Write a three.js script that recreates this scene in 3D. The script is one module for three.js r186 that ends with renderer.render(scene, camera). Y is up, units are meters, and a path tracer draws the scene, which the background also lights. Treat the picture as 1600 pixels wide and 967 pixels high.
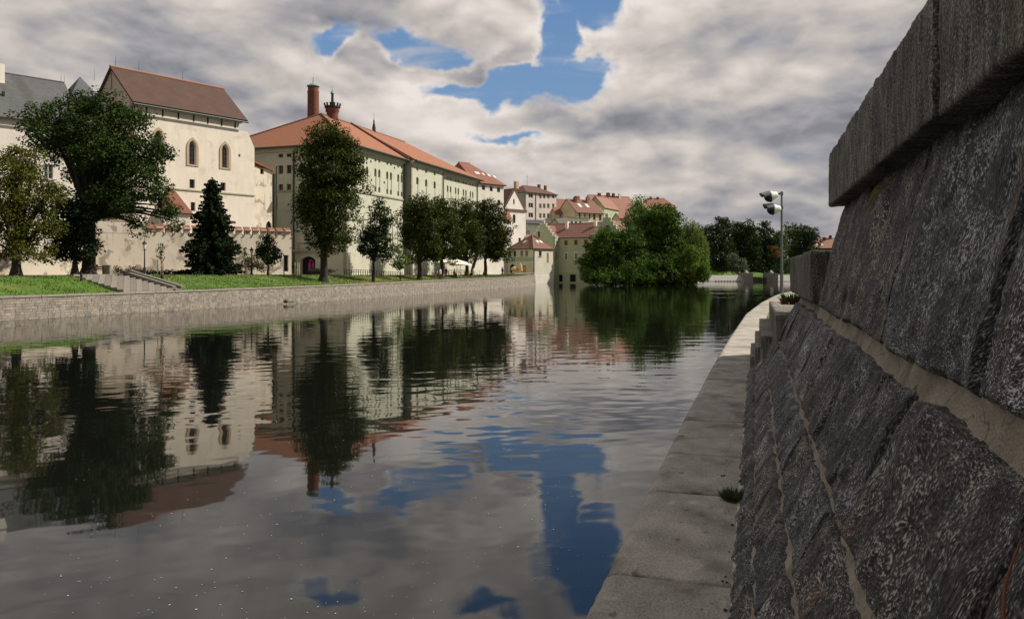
import * as THREE from 'three';
import { mergeGeometries, mergeVertices } from 'three/addons/utils/BufferGeometryUtils.js';
import { RoundedBoxGeometry } from 'three/addons/geometries/RoundedBoxGeometry.js';
import { MarchingCubes } from 'three/addons/objects/MarchingCubes.js';

// ------------------------------------------------------------------ camera, sky, sun, exposure
const F = 1220, PX = 800, HORIZON = 420, EYE = 3.6;             // focal length and horizon of the photograph (in its own pixels), eye height over the water
const scene = new THREE.Scene();
const camera = new THREE.PerspectiveCamera(2 * Math.atan(483.5 / F) * 180 / Math.PI, 1600 / 967, 0.05, 4000);
camera.position.set(0, EYE, 0);
camera.lookAt(0, EYE, -10);
camera.setViewOffset(1600, 967, 0, 483.5 - HORIZON, 1600, 967);
scene.add(camera);
const renderer = new THREE.WebGLRenderer({ antialias: true });
renderer.toneMapping = THREE.LinearToneMapping;
renderer.toneMappingExposure = 1.2;
renderer.shadowMap.enabled = true;

const SUN_EL = 42 * Math.PI / 180;
const sunDir = new THREE.Vector3(0.976 * Math.cos(SUN_EL), Math.sin(SUN_EL), -0.215 * Math.cos(SUN_EL)).normalize();
const sun = new THREE.DirectionalLight(new THREE.Color(1.0, 0.905, 0.785), 5.0);
sun.position.copy(sunDir).multiplyScalar(300).add(new THREE.Vector3(-10, 0, -120));
sun.target.position.set(-10, 0, -120);
sun.castShadow = true;
sun.shadow.mapSize.set(4096, 4096);
Object.assign(sun.shadow.camera, { left: -190, right: 190, top: 190, bottom: -190, near: 10, far: 700 });
sun.shadow.radius = 1.2;
scene.add(sun, sun.target);

// ------------------------------------------------------------------ numbers
function rng(seed) { let a = seed >>> 0; return () => { a = (a + 0x6D2B79F5) >>> 0; let t = a; t = Math.imul(t ^ (t >>> 15), t | 1); t ^= t + Math.imul(t ^ (t >>> 7), t | 61); return ((t ^ (t >>> 14)) >>> 0) / 4294967296; }; }
const clamp = (x, a = 0, b = 1) => Math.min(b, Math.max(a, x)), lerp = (a, b, t) => a + (b - a) * t;
const sstep = (a, b, x) => { const t = clamp((x - a) / (b - a)); return t * t * (3 - 2 * t); };
const PERM = new Uint8Array(512);
{ const r = rng(7), p = [...Array(256).keys()]; for (let i = 255; i > 0; i--) { const j = Math.floor(r() * (i + 1)); [p[i], p[j]] = [p[j], p[i]]; } for (let i = 0; i < 512; i++) PERM[i] = p[i & 255]; }
const GX = new Float64Array(16), GYV = new Float64Array(16); for (let i = 0; i < 16; i++) { GX[i] = Math.cos(i * Math.PI / 8 + 0.2); GYV[i] = Math.sin(i * Math.PI / 8 + 0.2); }
function noise2(x, y, per = 256, seed = 0, perY = per) {        // gradient noise, repeats every per cells
  const xf = Math.floor(x), yf = Math.floor(y), fx = x - xf, fy = y - yf, so = seed * 37;
  let x0, x1, y0, y1;
  if (per === 256 && perY === 256) { x0 = xf & 255; x1 = (xf + 1) & 255; y0 = yf & 255; y1 = (yf + 1) & 255; } else { x0 = ((xf % per) + per) % per; x1 = (x0 + 1) % per; y0 = ((yf % perY) + perY) % perY; y1 = (y0 + 1) % perY; }
  const a = PERM[(x0 + so) & 255], b = PERM[(x1 + so) & 255], h00 = PERM[(a + y0) & 255] & 15, h10 = PERM[(b + y0) & 255] & 15, h01 = PERM[(a + y1) & 255] & 15, h11 = PERM[(b + y1) & 255] & 15;
  const u = fx * fx * fx * (fx * (fx * 6 - 15) + 10), v = fy * fy * fy * (fy * (fy * 6 - 15) + 10), gx = fx - 1, gy = fy - 1;
  const n00 = GX[h00] * fx + GYV[h00] * fy, n10 = GX[h10] * gx + GYV[h10] * fy, n01 = GX[h01] * fx + GYV[h01] * gy, n11 = GX[h11] * gx + GYV[h11] * gy, p = n00 + (n10 - n00) * u, q = n01 + (n11 - n01) * u;
  return 1.5 * (p + (q - p) * v);
}
function fbm(x, y, oct, per = 256, seed = 0, gain = 0.5) { const p = typeof per === 'number' ? per : per[0], q = typeof per === 'number' ? per : per[1]; let s = 0, a = 1, n = 0, f = 1; for (let o = 0; o < oct; o++) { s += a * noise2(x * f, y * f, Math.min(256, p * f), seed + o, Math.min(256, q * f)); n += a; a *= gain; f *= 2; } return s / n * 1.4; }
const noise3 = (x, y, z) => (noise2(x + z * 0.73, y - z * 0.41) + noise2(y * 0.9 + 31.7, z + 11.3) + noise2(z * 0.97 + 71.1, x + 5.9)) / 1.9;

function grad3(h, x, y, z) { const u = h < 8 ? x : y, v = h < 4 ? y : h === 12 || h === 14 ? x : z; return ((h & 1) ? -u : u) + ((h & 2) ? -v : v); }
function perlin3(x, y, z) {
  const xf = Math.floor(x), yf = Math.floor(y), zf = Math.floor(z), X = xf & 255, Y = yf & 255, Z = zf & 255; x -= xf; y -= yf; z -= zf;
  const u = x * x * x * (x * (x * 6 - 15) + 10), v = y * y * y * (y * (y * 6 - 15) + 10), w = z * z * z * (z * (z * 6 - 15) + 10), A = PERM[X] + Y, AA = PERM[A & 255] + Z, AB = PERM[(A + 1) & 255] + Z, B = PERM[X + 1] + Y, BA = PERM[B & 255] + Z, BB = PERM[(B + 1) & 255] + Z;
  const g = (h, a, b, c) => grad3(PERM[h & 255] & 15, a, b, c), l = (a, b, t) => a + (b - a) * t;
  return l(l(l(g(AA, x, y, z), g(BA, x - 1, y, z), u), l(g(AB, x, y - 1, z), g(BB, x - 1, y - 1, z), u), v), l(l(g(AA + 1, x, y, z - 1), g(BA + 1, x - 1, y, z - 1), u), l(g(AB + 1, x, y - 1, z - 1), g(BB + 1, x - 1, y - 1, z - 1), u), v), w);
}
function puff(x, y, z, oct) { let s = 0, a = 1, f = 1; for (let o = 0; o < oct; o++) { s += a * (o < 1 ? perlin3(x * f, y * f, z * f) : 0.42 - Math.abs(perlin3(x * f + o * 17, y * f, z * f)) * 1.5); a *= 0.56; f *= 2.03; } return s * 0.62; }   // rounded, heaped cloud

// ------------------------------------------------------------------ the sky: broken cloud with a blue opening, carried on all round
{
  const W = 4096, H = 2048, data = new Float32Array(W * H * 4);
  // openings in the cloud: heading tangent, height tangent, two radii, strength
  const gap = (px, py, rx, ry, s = 1) => [(px - PX) / F, (HORIZON - py) / F, rx / F, ry / F, s];
  const gaps = [gap(905, -12, 40, 34), gap(856, 50, 24, 44), gap(850, 122, 80, 24), gap(915, 122, 30, 28), gap(760, 132, 60, 20, 0.8), gap(700, 148, 40, 13, 0.7), gap(765, 92, 28, 18, 0.5), gap(520, 72, 46, 15, 0.62), gap(645, 80, 52, 18, 0.66), gap(690, 96, 34, 16, 0.55),
    gap(800, 222, 44, 7, 0.5), gap(940, -70, 34, 22, 0.8), gap(520, -90, 36, 12, 0.7), gap(770, -110, 40, 14, 0.6), gap(1000, -120, 60, 30, 0.8), gap(590, 85, 24, 9, 0.4)];
  const lumps = [gap(795, 92, 34, 15, 0.9), gap(720, 120, 28, 14, 0.7), gap(585, 100, 50, 26, 0.5)];
  const out = [0, 0, 0];
  const look = (x, y, z) => {
      const yy = Math.max(0, y);
      const k = 1 / (yy + 0.13), qx = x * k, qz = z * k;
      const wx = noise2(qx * 1.3 + 3.1, qz * 1.3 + 9.2), wz = noise2(qx * 1.3 + 40.3, qz * 1.3 - 7.7);
      const d = fbm(qx * 0.95 + 0.12 * wx + 11, qz * 0.95 + 0.12 * wz + 5, 5, 256, 3, 0.5);
      const sx3 = x * 5.2 + 3, sy3 = y * 12 + 7, sz3 = z * 5.2 - 5, P = puff(sx3, sy3, sz3, 7), Q = puff(sx3 + 0.12, sy3 + 0.26, sz3, 5), Q2 = puff(sx3 + 0.3, sy3 + 0.6, sz3, 3);
      const broad = noise2(qx * 0.42 - 4.4, qz * 0.42 + 8.8, 256, 5);
      let g = 0;
      if (z < -0.25) {
        const tx = x / -z, ty = y / -z;
        const jx = tx + 0.045 * fbm(tx * 8 + 2, ty * 8, 7, 256, 11, 0.6), jy = ty + 0.034 * fbm(tx * 8 - 30, ty * 11 + 4, 7, 256, 12, 0.6);
        for (const [a, b, rx, ry, s] of gaps) { const e = ((jx - a) / rx) ** 2 + ((jy - b) / ry) ** 2; if (e < 9) g = Math.max(g, s * Math.exp(-0.55 * e)); }
        for (const [a, b, rx, ry, s] of lumps) { const e = ((jx - a) / rx) ** 2 + ((jy - b) / ry) ** 2; if (e < 9) g -= s * Math.exp(-0.8 * e); }
        g = Math.max(0, g);
      }
      const th = 0.46 + 0.34 * d + 0.42 * P + 0.1 * broad - 1.2 * g + (1 - sstep(0.02, 0.22, yy)) * 0.1;       // how thick the cloud is
      const wisp = sstep(0.0, 0.75, fbm(qx * 1.6 + 3 + 0.6 * wx, qz * 4.5 - 8 + 0.6 * wz, 6, 256, 41, 0.58)), cover = Math.max(sstep(-0.10, 0.28, th), 0.5 * wisp * sstep(-0.75, 0.0, th));
      let b = 0.385 - 0.19 * sstep(0.3, 0.95, th) + 0.16 * (1 - sstep(0.05, 0.5, th)) + 0.24 * (P - Q) + 0.25 * (P - Q2) - 0.12 * broad - 0.05 * d + 0.05 * (1 - sstep(0.0, 0.2, yy));
      b = clamp(b, 0.085, 0.66);
      const warm = sstep(0.18, 0.48, b);
      const cr = b * lerp(0.98, 1.06, warm), cg = b * lerp(0.98, 0.97, warm), cb = b * lerp(1.10, 0.90, warm);
      const up = sstep(0, 0.6, yy), br = lerp(0.19, 0.06, up), bg = lerp(0.31, 0.155, up), bb = lerp(0.47, 0.36, up);
      out[0] = lerp(br, cr, cover); out[1] = lerp(bg, cg, cover); out[2] = lerp(bb, cb, cover);
  };
  for (let j = 0; j < H; j += 2) for (let i = 0; i < W; i += 2) {   // every direction; finer where the picture needs it
    const el = ((j + 1) / H - 0.5) * Math.PI, az = ((i + 1) / W - 0.5) * 2 * Math.PI, fine = Math.abs(az + Math.PI / 2) < 0.75 && el < 0.6;
    for (let b = 0; b < 2; b++) for (let a = 0; a < 2; a++) {
      const o = ((j + b) * W + i + a) * 4; data[o + 3] = 1;
      if (el < -0.02) { data[o] = 0.10; data[o + 1] = 0.10; data[o + 2] = 0.09; continue; }
      if (fine || a + b === 0) { const e = fine ? ((j + b + 0.5) / H - 0.5) * Math.PI : el, h = fine ? ((i + a + 0.5) / W - 0.5) * 2 * Math.PI : az; look(Math.cos(h) * Math.cos(e), Math.sin(e), Math.sin(h) * Math.cos(e)); }
      data[o] = out[0]; data[o + 1] = out[1]; data[o + 2] = out[2];
    }
  }
  const t = new THREE.DataTexture(data, W, H, THREE.RGBAFormat, THREE.FloatType);
  t.mapping = THREE.EquirectangularReflectionMapping; t.magFilter = THREE.LinearFilter; t.minFilter = THREE.LinearFilter; t.needsUpdate = true;
  scene.background = t; scene.environment = t;
}

// ------------------------------------------------------------------ textures: grain, stains and fine relief
function tex(n, size, f, srgb = true) {                          // f(u, v in 0..1) -> [r, g, b] linear 0..1; the texture repeats every size metres
  const d = new Uint8Array(n * n * 4), e = (c) => Math.round(255 * clamp(srgb ? (c <= 0.0031308 ? 12.92 * c : 1.055 * Math.pow(c, 1 / 2.4) - 0.055) : c));
  for (let j = 0; j < n; j++) for (let i = 0; i < n; i++) { const c = f(i / n, j / n), o = (j * n + i) * 4; d[o] = e(c[0]); d[o + 1] = e(c[1]); d[o + 2] = e(c[2]); d[o + 3] = 255; }
  const t = new THREE.DataTexture(d, n, n, THREE.RGBAFormat);
  t.wrapS = t.wrapT = THREE.RepeatWrapping; t.magFilter = THREE.LinearFilter; t.minFilter = THREE.LinearMipmapLinearFilter; t.generateMipmaps = true;
  if (srgb) t.colorSpace = THREE.SRGBColorSpace;
  t.repeat.set(1 / size, 1 / size); t.needsUpdate = true;
  return t;
}
const grey = (x) => [x, x, x];
const mixc = (a, b, t) => [lerp(a[0], b[0], t), lerp(a[1], b[1], t), lerp(a[2], b[2], t)];
const scalec = (a, s) => [a[0] * s, a[1] * s, a[2] * s];
const T = {};
T.plaster = tex(512, 13, (u, v) => {                             // near white, mottled and rain streaked; tinted by the material's colour
  const a = fbm(u * 6, v * 6, 6, 6, 1), s = fbm(u * 34, v * 4, 5, [34, 4], 4), p = sstep(0.2, 0.75, fbm(u * 8, v * 8, 5, 8, 8)), f = sstep(0.55, 0.8, fbm(u * 20, v * 20, 4, 20, 9));
  return scalec(mixc([1, 0.985, 0.96], [0.86, 0.83, 0.78], p), clamp(0.92 + 0.07 * a + 0.06 * s - 0.1 * f));
});
T.oldPlaster = tex(1024, 15, (u, v) => {                         // weathered: grey flaking patches, bare stone and dark runs
  const a = fbm(u * 6, v * 6, 6, 6, 14), runs = sstep(0.15, 0.7, fbm(u * 30, v * 3, 6, [30, 3], 15)) * sstep(-0.2, 0.4, fbm(u * 5, v * 3, 3, [5, 3], 19)), p = sstep(0.05, 0.4, fbm(u * 7, v * 6, 6, [7, 6], 16)), q = sstep(0.2, 0.42, fbm(u * 11, v * 10, 6, [11, 10], 17));
  return mixc(mixc(mixc([0.97, 0.94, 0.88], [0.70, 0.65, 0.57], 0.6 * p), [0.42, 0.38, 0.33], 0.6 * runs), [0.33, 0.31, 0.29], 0.7 * q).map((x) => clamp(x + 0.06 * a));
});
T.grain = tex(256, 3, (u, v) => grey(0.5 + 0.35 * fbm(u * 12, v * 12, 5, 12, 2)), false);
T.tile = tex(512, 3.2, (u, v) => {                               // burnt clay in rows, tone changing from tile to tile
  const r = Math.floor(v * 16), c = Math.floor(u * 20 + (r & 1) * 0.5) % 20, h = PERM[(PERM[c] + r * 7) & 255] / 255;
  const a = fbm(u * 5, v * 5, 4, 5, 3);
  return scalec(mixc([1, 0.96, 0.93], [0.86, 0.9, 0.95], h), clamp(0.84 + 0.12 * a + 0.07 * (h - 0.5)));
});
T.tileRelief = tex(512, 3.2, (u, v) => { const y = (v * 16) % 1, r = Math.floor(v * 16), x = (u * 20 + (r & 1) * 0.5) % 1; return grey(clamp(1 - y) * 0.7 + 0.3 * Math.sin(x * Math.PI)); }, false);
T.mossTile = tex(512, 9, (u, v) => { const r = Math.floor(v * 45), c = Math.floor(u * 54 + (r & 1) * 0.5) % 54, h = PERM[(PERM[c & 255] + r * 5) & 255] / 255, a = fbm(u * 5, v * 5, 5, 5, 6), m = sstep(0.1, 0.7, fbm(u * 4, v * 7, 5, [4, 7], 9)); return scalec(mixc([1, 0.94, 0.9], [0.75, 0.9, 0.8], 0.6 * m), clamp(0.8 + 0.16 * a + 0.16 * (h - 0.5))); });
T.slate = tex(512, 8, (u, v) => { const r = Math.floor(v * 32), c = Math.floor(u * 32 + (r & 1) * 0.5) % 32, h = PERM[(PERM[c] + r * 11) & 255] / 255; const a = fbm(u * 4, v * 4, 4, 4, 17), p = sstep(0.05, 0.4, fbm(u * 3, v * 1, 3, [3, 1], 18)); return scalec(mixc([1, 1, 1], [0.72, 0.73, 0.66], p), clamp(0.78 + 0.12 * a + 0.2 * (h - 0.5))); });
// dark granite: clustered crystals of quartz, feldspar and mica, cut and weathered
T.granite = tex(1024, 1.2, (u, v) => {                           // dark granite: crystals of quartz, feldspar and mica, with rust and lichen
  const sp = noise2(u * 130, v * 130, 130, 1), sp2 = noise2(u * 62, v * 54, 62, 2, 54), sp3 = noise2(u * 210, v * 210, 210, 9), cl = fbm(u * 8, v * 8, 5, 8, 3), ru = sstep(0.4, 0.9, fbm(u * 4, v * 4, 5, 4, 33)), lich = sstep(0.25, 0.8, fbm(u * 10, v * 5, 5, [10, 5], 37));
  const pa = sstep(-0.4, 0.5, fbm(u * 6, v * 6, 5, 6, 39)), k = 0.36 + (0.55 * sp + 0.4 * sp2 + 0.42 * sp3) * (0.65 + 0.5 * pa) + 0.30 * cl + 0.08 * pa, lo = sstep(0.1, 0.55, k), hi = sstep(0.48, 0.95, k);
  let c = mixc([0.006, 0.006, 0.0065], [0.07, 0.071, 0.074], lo);
  c = mixc(c, [0.46, 0.455, 0.45], hi * 0.9);
  c = mixc(c, [0.12, 0.095, 0.045], 0.2 * lich);
  return mixc(c, [0.17, 0.08, 0.03], 0.3 * ru);
});
T.graniteRelief = tex(1024, 1.2, (u, v) => grey(0.5 + 0.2 * noise2(u * 130, v * 130, 130, 1) + 0.2 * noise2(u * 62, v * 54, 62, 2, 54) + 0.28 * fbm(u * 12, v * 12, 6, 12, 5)), false);
T.cap = tex(1024, 1.5, (u, v) => {                               // dressed granite, streaked with lichen
  const sp = noise2(u * 120, v * 120, 120, 1), sp2 = noise2(u * 220, v * 220, 220, 12), cl = fbm(u * 6, v * 6, 5, 6, 13), st = fbm(u * 40, v * 4, 5, [40, 4], 14);
  const k = clamp(0.45 + 0.46 * sp + 0.36 * sp2 + 0.28 * cl + 0.4 * st);
  return mixc(mixc([0.020, 0.019, 0.016], [0.29, 0.275, 0.24], k * k), [0.06, 0.05, 0.026], 0.55 * sstep(0.15, 0.7, fbm(u * 12, v * 3, 5, [12, 3], 15)));
});
T.slab = tex(1024, 2.3, (u, v) => {
  const sp = noise2(u * 256, v * 256, 256, 1), sp2 = noise2(u * 120, v * 120, 120, 2), cl = fbm(u * 7, v * 7, 6, 7, 23), s2 = sstep(0.05, 0.6, fbm(u * 4, v * 4, 6, 4, 24)), l = sstep(0.42, 0.75, fbm(u * 11, v * 11, 4, 11, 25)), dk = sstep(0.4, 0.8, fbm(u * 14, v * 14, 5, 14, 26));
  let c = scalec([0.27, 0.255, 0.228], clamp(0.86 + 0.3 * sp + 0.22 * sp2 + 0.35 * cl, 0.15, 1.7));
  c = mixc(c, [0.09, 0.086, 0.07], 0.75 * s2); c = mixc(c, [0.04, 0.037, 0.026], 0.65 * dk);
  return mixc(c, [0.40, 0.38, 0.34], 0.5 * l);
});
T.slabRelief = tex(512, 1.15, (u, v) => grey(0.5 + 0.25 * noise2(u * 128, v * 128, 128, 1) + 0.25 * fbm(u * 9, v * 9, 5, 9, 23)), false);
T.mortar = tex(1024, 1.6, (u, v) => { const a = fbm(u * 9, v * 9, 6, 9, 41), s = noise2(u * 200, v * 200, 200, 42), st = sstep(0.1, 0.6, fbm(u * 6, v * 6, 6, 6, 43)), cr = 1 - sstep(0.0, 0.035, Math.abs(fbm(u * 5, v * 5, 4, 5, 44))), dk = sstep(0.35, 0.7, fbm(u * 16, v * 16, 5, 16, 45)); return mixc(mixc(mixc(scalec([0.33, 0.285, 0.215], clamp(0.85 + 0.3 * a + 0.25 * s, 0.3, 1.4)), [0.15, 0.125, 0.085], 0.6 * st), [0.05, 0.045, 0.03], 0.7 * cr), [0.06, 0.055, 0.035], 0.55 * dk); });   // lime mortar, stained and cracked
T.quay = tex(512, 4, (u, v) => { const a = fbm(u * 8, v * 8, 5, 8, 51), s = noise2(u * 128, v * 128, 128, 52); return scalec([1, 0.97, 0.92], clamp(0.78 + 0.22 * a + 0.14 * s)); });
T.grass = tex(1024, 14, (u, v) => { const a = fbm(u * 8, v * 8, 6, 8, 61), s = noise2(u * 256, v * 256, 256, 62), y = sstep(0.1, 0.7, fbm(u * 5, v * 5, 4, 5, 63)); return scalec(mixc([0.075, 0.15, 0.012], [0.16, 0.16, 0.035], y * 0.75), clamp(0.85 + 0.35 * a + 0.3 * s, 0.25, 1.6)); });
T.gravel = tex(512, 4, (u, v) => scalec([0.30, 0.26, 0.2], clamp(0.85 + 0.2 * fbm(u * 8, v * 8, 5, 8, 71) + 0.2 * noise2(u * 128, v * 128, 128, 72), 0.3, 1.3)));
T.brick = tex(512, 2.4, (u, v) => { const r = Math.floor(v * 32), c = Math.floor(u * 10 + (r & 1) * 0.5) % 10, h = PERM[(PERM[c] + r * 13) & 255] / 255, y = (v * 32) % 1; return scalec(mixc([0.30, 0.12, 0.07], [0.22, 0.085, 0.055], h), clamp(0.95 + 0.25 * fbm(u * 5, v * 5, 4, 5, 81)) * (y < 0.12 ? 1.25 : 1)); });
T.bark = tex(256, 1.2, (u, v) => scalec([0.035, 0.029, 0.022], clamp(0.8 + 0.7 * fbm(u * 16, v * 3, 5, [16, 3], 91), 0.2, 1.6)));

// water: small wind ripples, stronger in some patches than others
{
  const n = 1024, size = 72, d = new Float32Array(n * n), r = rng(77), set = []; let slope = 0;
  for (let i = 0; i < 56; i++) {
    const lam = 0.36 * Math.pow(7.5, r()), dir = 1.4 + (r() - 0.5) * 1.7, kx = Math.round(Math.cos(dir) * size / lam), ky = Math.round(Math.sin(dir) * size / lam), a = Math.pow(lam, 0.85);
    set.push([kx, ky, r() * 6.283, a, i % 2]); slope += (a * 2 * Math.PI / lam) ** 2 / 2;
  }
  const A = new Float32Array(n * n), B = new Float32Array(n * n), cx = new Float32Array(n), sx = new Float32Array(n), k = 1 / Math.sqrt(slope);   // height in metres for a mean slope of one
  for (const [kx, ky, ph, a, w] of set) {
    const out = w ? A : B;
    for (let i = 0; i < n; i++) { cx[i] = Math.cos(2 * Math.PI * kx * i / n); sx[i] = Math.sin(2 * Math.PI * kx * i / n); }
    for (let j = 0; j < n; j++) { const c = a * Math.cos(2 * Math.PI * ky * j / n + ph), s = a * Math.sin(2 * Math.PI * ky * j / n + ph), o = j * n; for (let i = 0; i < n; i++) out[o + i] += c * cx[i] - s * sx[i]; }
  }
  for (let j = 0; j < n; j++) for (let i = 0; i < n; i++) { const u = i / n, v = j / n, m = sstep(-0.4, 0.5, fbm(u * 7, v * 7, 3, 7, 101)), m2 = sstep(-0.4, 0.5, fbm(u * 5, v * 5, 3, 5, 104)); d[j * n + i] = k * (A[j * n + i] * (0.35 + 1.1 * m) + B[j * n + i] * (0.35 + 1.1 * m2)); }
  const t = new THREE.DataTexture(d, n, n, THREE.RedFormat, THREE.FloatType);
  t.wrapS = t.wrapT = THREE.RepeatWrapping; t.magFilter = THREE.LinearFilter; t.repeat.set(1 / size, 1 / size); t.needsUpdate = true;
  T.ripple = t;
}

// ------------------------------------------------------------------ materials
const col = (r, g, b) => new THREE.Color().setRGB(r, g, b);
const mat = (c, o = {}) => new THREE.MeshStandardMaterial({ color: col(...c), roughness: 0.9, ...o });
const plaster = (c, t = T.plaster) => mat(c, { map: t, bumpMap: T.grain, bumpScale: 0.012, roughness: 0.95 });
const tiles = (c, t = T.tile) => mat(c, { map: t, bumpMap: T.tileRelief, bumpScale: 0.02, roughness: 0.85 });
const M = {
  water: new THREE.MeshPhysicalMaterial({ color: col(0.005, 0.006, 0.005), roughness: 0.03, ior: 1.48, bumpMap: T.ripple, bumpScale: 0.0064 }),
  granite: [[1, 1, 1], [0.75, 0.74, 0.73], [1.3, 1.27, 1.2], [0.95, 0.87, 0.76]].map((c) => mat(c, { map: T.granite, bumpMap: T.graniteRelief, bumpScale: 0.009, roughness: 0.8 })),
  cap: [[1.3, 1.26, 1.18], [1.1, 1.06, 0.98], [1.45, 1.4, 1.3]].map((c) => mat(c, { map: T.cap, bumpMap: T.graniteRelief, bumpScale: 0.007, roughness: 0.85 })),
  step: [[1.7, 1.65, 1.55], [1.45, 1.4, 1.35], [1.9, 1.85, 1.75]].map((c) => mat(c, { map: T.cap, bumpMap: T.graniteRelief, bumpScale: 0.006, roughness: 0.85 })),
  slab: [[1.35, 1.33, 1.3], [1.2, 1.19, 1.17], [1.45, 1.42, 1.38]].map((c) => mat(c, { map: T.slab, bumpMap: T.slabRelief, bumpScale: 0.006, roughness: 0.9 })),
  mortar: mat([1, 1, 1], { map: T.mortar, bumpMap: T.slabRelief, bumpScale: 0.008, roughness: 0.95 }),
  quay: mat([0.33, 0.315, 0.285], { map: T.quay, vertexColors: true, roughness: 0.95 }),
  quayPlain: mat([0.31, 0.295, 0.265], { map: T.quay, roughness: 0.95 }),
  grass: mat([1, 1, 1], { map: T.grass, roughness: 1 }),
  gravel: mat([1, 1, 1], { map: T.gravel, roughness: 1 }),
  bed: mat([0.06, 0.055, 0.04], { roughness: 1 }),
  castle: plaster([0.70, 0.655, 0.575]), oldWall: plaster([0.68, 0.64, 0.56], T.oldPlaster), wing: plaster([0.68, 0.65, 0.59]),
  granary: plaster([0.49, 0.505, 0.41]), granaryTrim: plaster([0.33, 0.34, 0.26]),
  white: plaster([0.76, 0.74, 0.67]), chapel: plaster([0.82, 0.80, 0.75]), pink: plaster([0.62, 0.56, 0.54]), cream: plaster([0.62, 0.54, 0.36]), yellow: plaster([0.68, 0.64, 0.44]), pale: plaster([0.66, 0.66, 0.56]),
  green: plaster([0.40, 0.46, 0.32]), greenDark: plaster([0.33, 0.41, 0.26]), sand: plaster([0.55, 0.4, 0.26]),
  roofBrown: tiles([0.092, 0.05, 0.038], T.mossTile), roofOrange: tiles([0.35, 0.14, 0.072]), roofRed: tiles([0.27, 0.105, 0.065]), roofRust: tiles([0.22, 0.105, 0.072]), roofPink: tiles([0.33, 0.16, 0.115]), roofDeep: tiles([0.13, 0.06, 0.045], T.mossTile), roofClay: tiles([0.5, 0.16, 0.07]),
  slate: mat([0.095, 0.10, 0.104], { map: T.slate, roughness: 0.7 }), slateDark: mat([0.075, 0.083, 0.10], { map: T.slate, roughness: 0.65 }),
  ridge: mat([0.28, 0.14, 0.09]), copper: mat([0.17, 0.30, 0.25], { roughness: 0.7 }), brick: mat([0.55, 0.55, 0.55], { map: T.brick, roughness: 0.95 }),
  stoneTrim: plaster([0.43, 0.34, 0.25]), whiteTrim: plaster([0.74, 0.72, 0.66]),
  glass: new THREE.MeshPhysicalMaterial({ color: col(0.02, 0.024, 0.028), roughness: 0.08, ior: 1.5 }), leaded: mat([0.13, 0.15, 0.15], { roughness: 0.35 }),
  void: mat([0.012, 0.011, 0.010], { roughness: 1 }),
  frameBrown: mat([0.14, 0.065, 0.035], { roughness: 0.6 }), frameYellow: mat([0.5, 0.33, 0.09], { roughness: 0.6 }), frameWhite: mat([0.62, 0.61, 0.57], { roughness: 0.5 }), frameDark: mat([0.05, 0.05, 0.045], { roughness: 0.6 }),
  band: mat([0.13, 0.145, 0.11]),
  shutter: mat([0.045, 0.05, 0.04], { roughness: 0.8 }),
  pipe: mat([0.055, 0.075, 0.06], { roughness: 0.5, metalness: 0.3 }), iron: mat([0.025, 0.025, 0.027], { roughness: 0.5, metalness: 0.4 }), zinc: mat([0.16, 0.175, 0.18], { roughness: 0.5, metalness: 0.5 }), lampGlass: mat([0.55, 0.53, 0.46], { roughness: 0.25 }),
  lampWhite: mat([0.72, 0.74, 0.74], { roughness: 0.35 }), lampDark: mat([0.012, 0.018, 0.016], { roughness: 0.35 }), lampGrey: mat([0.2, 0.21, 0.21], { roughness: 0.4 }), lampLens: mat([0.35, 0.36, 0.36], { roughness: 0.15 }),
  bark: mat([1, 1, 1], { map: T.bark, roughness: 1 }), wood: mat([0.20, 0.13, 0.07], { roughness: 0.85 }), paleWood: mat([0.5, 0.41, 0.28], { roughness: 0.85 }),
  concrete: mat([0.24, 0.23, 0.215], { map: T.quay, roughness: 0.95 }), weir: mat([0.34, 0.335, 0.33], { map: T.quay, roughness: 0.8 }), foam: mat([0.42, 0.41, 0.37], { roughness: 0.9 }), canvas: mat([0.74, 0.70, 0.6], { roughness: 0.95 }),
  skin: mat([0.45, 0.27, 0.19], { roughness: 0.7 }), shirtWhite: mat([0.72, 0.72, 0.72]), shirtRed: mat([0.3, 0.03, 0.05]), clothDark: mat([0.025, 0.022, 0.025]), clothBlue: mat([0.05, 0.08, 0.18]),
  sandstone: mat([0.62, 0.45, 0.22], { map: T.quay, roughness: 0.95 }), ochre: mat([0.55, 0.33, 0.05], { roughness: 0.7 }),
};
const leafMat = (c, tr = 0.35) => new THREE.MeshPhysicalMaterial({ color: col(...c), roughness: 0.95, vertexColors: true, transmission: tr, thickness: 0, side: THREE.DoubleSide, specularIntensity: 0.25 });
const LEAF = {
  oak: leafMat([0.03, 0.058, 0.009], 0.14), linden: leafMat([0.045, 0.062, 0.009], 0.12), yellow: leafMat([0.078, 0.088, 0.012], 0.2), spruce: leafMat([0.016, 0.030, 0.010], 0.1), dark: leafMat([0.025, 0.048, 0.011], 0.15), fresh: leafMat([0.10, 0.17, 0.02], 0.45), willow: leafMat([0.11, 0.17, 0.03], 0.45),
  bush: leafMat([0.062, 0.12, 0.013], 0.3), silver: leafMat([0.12, 0.15, 0.085]), shrub: leafMat([0.12, 0.10, 0.05]), far: leafMat([0.026, 0.05, 0.012], 0.15), farLight: leafMat([0.065, 0.105, 0.03]),
};
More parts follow.
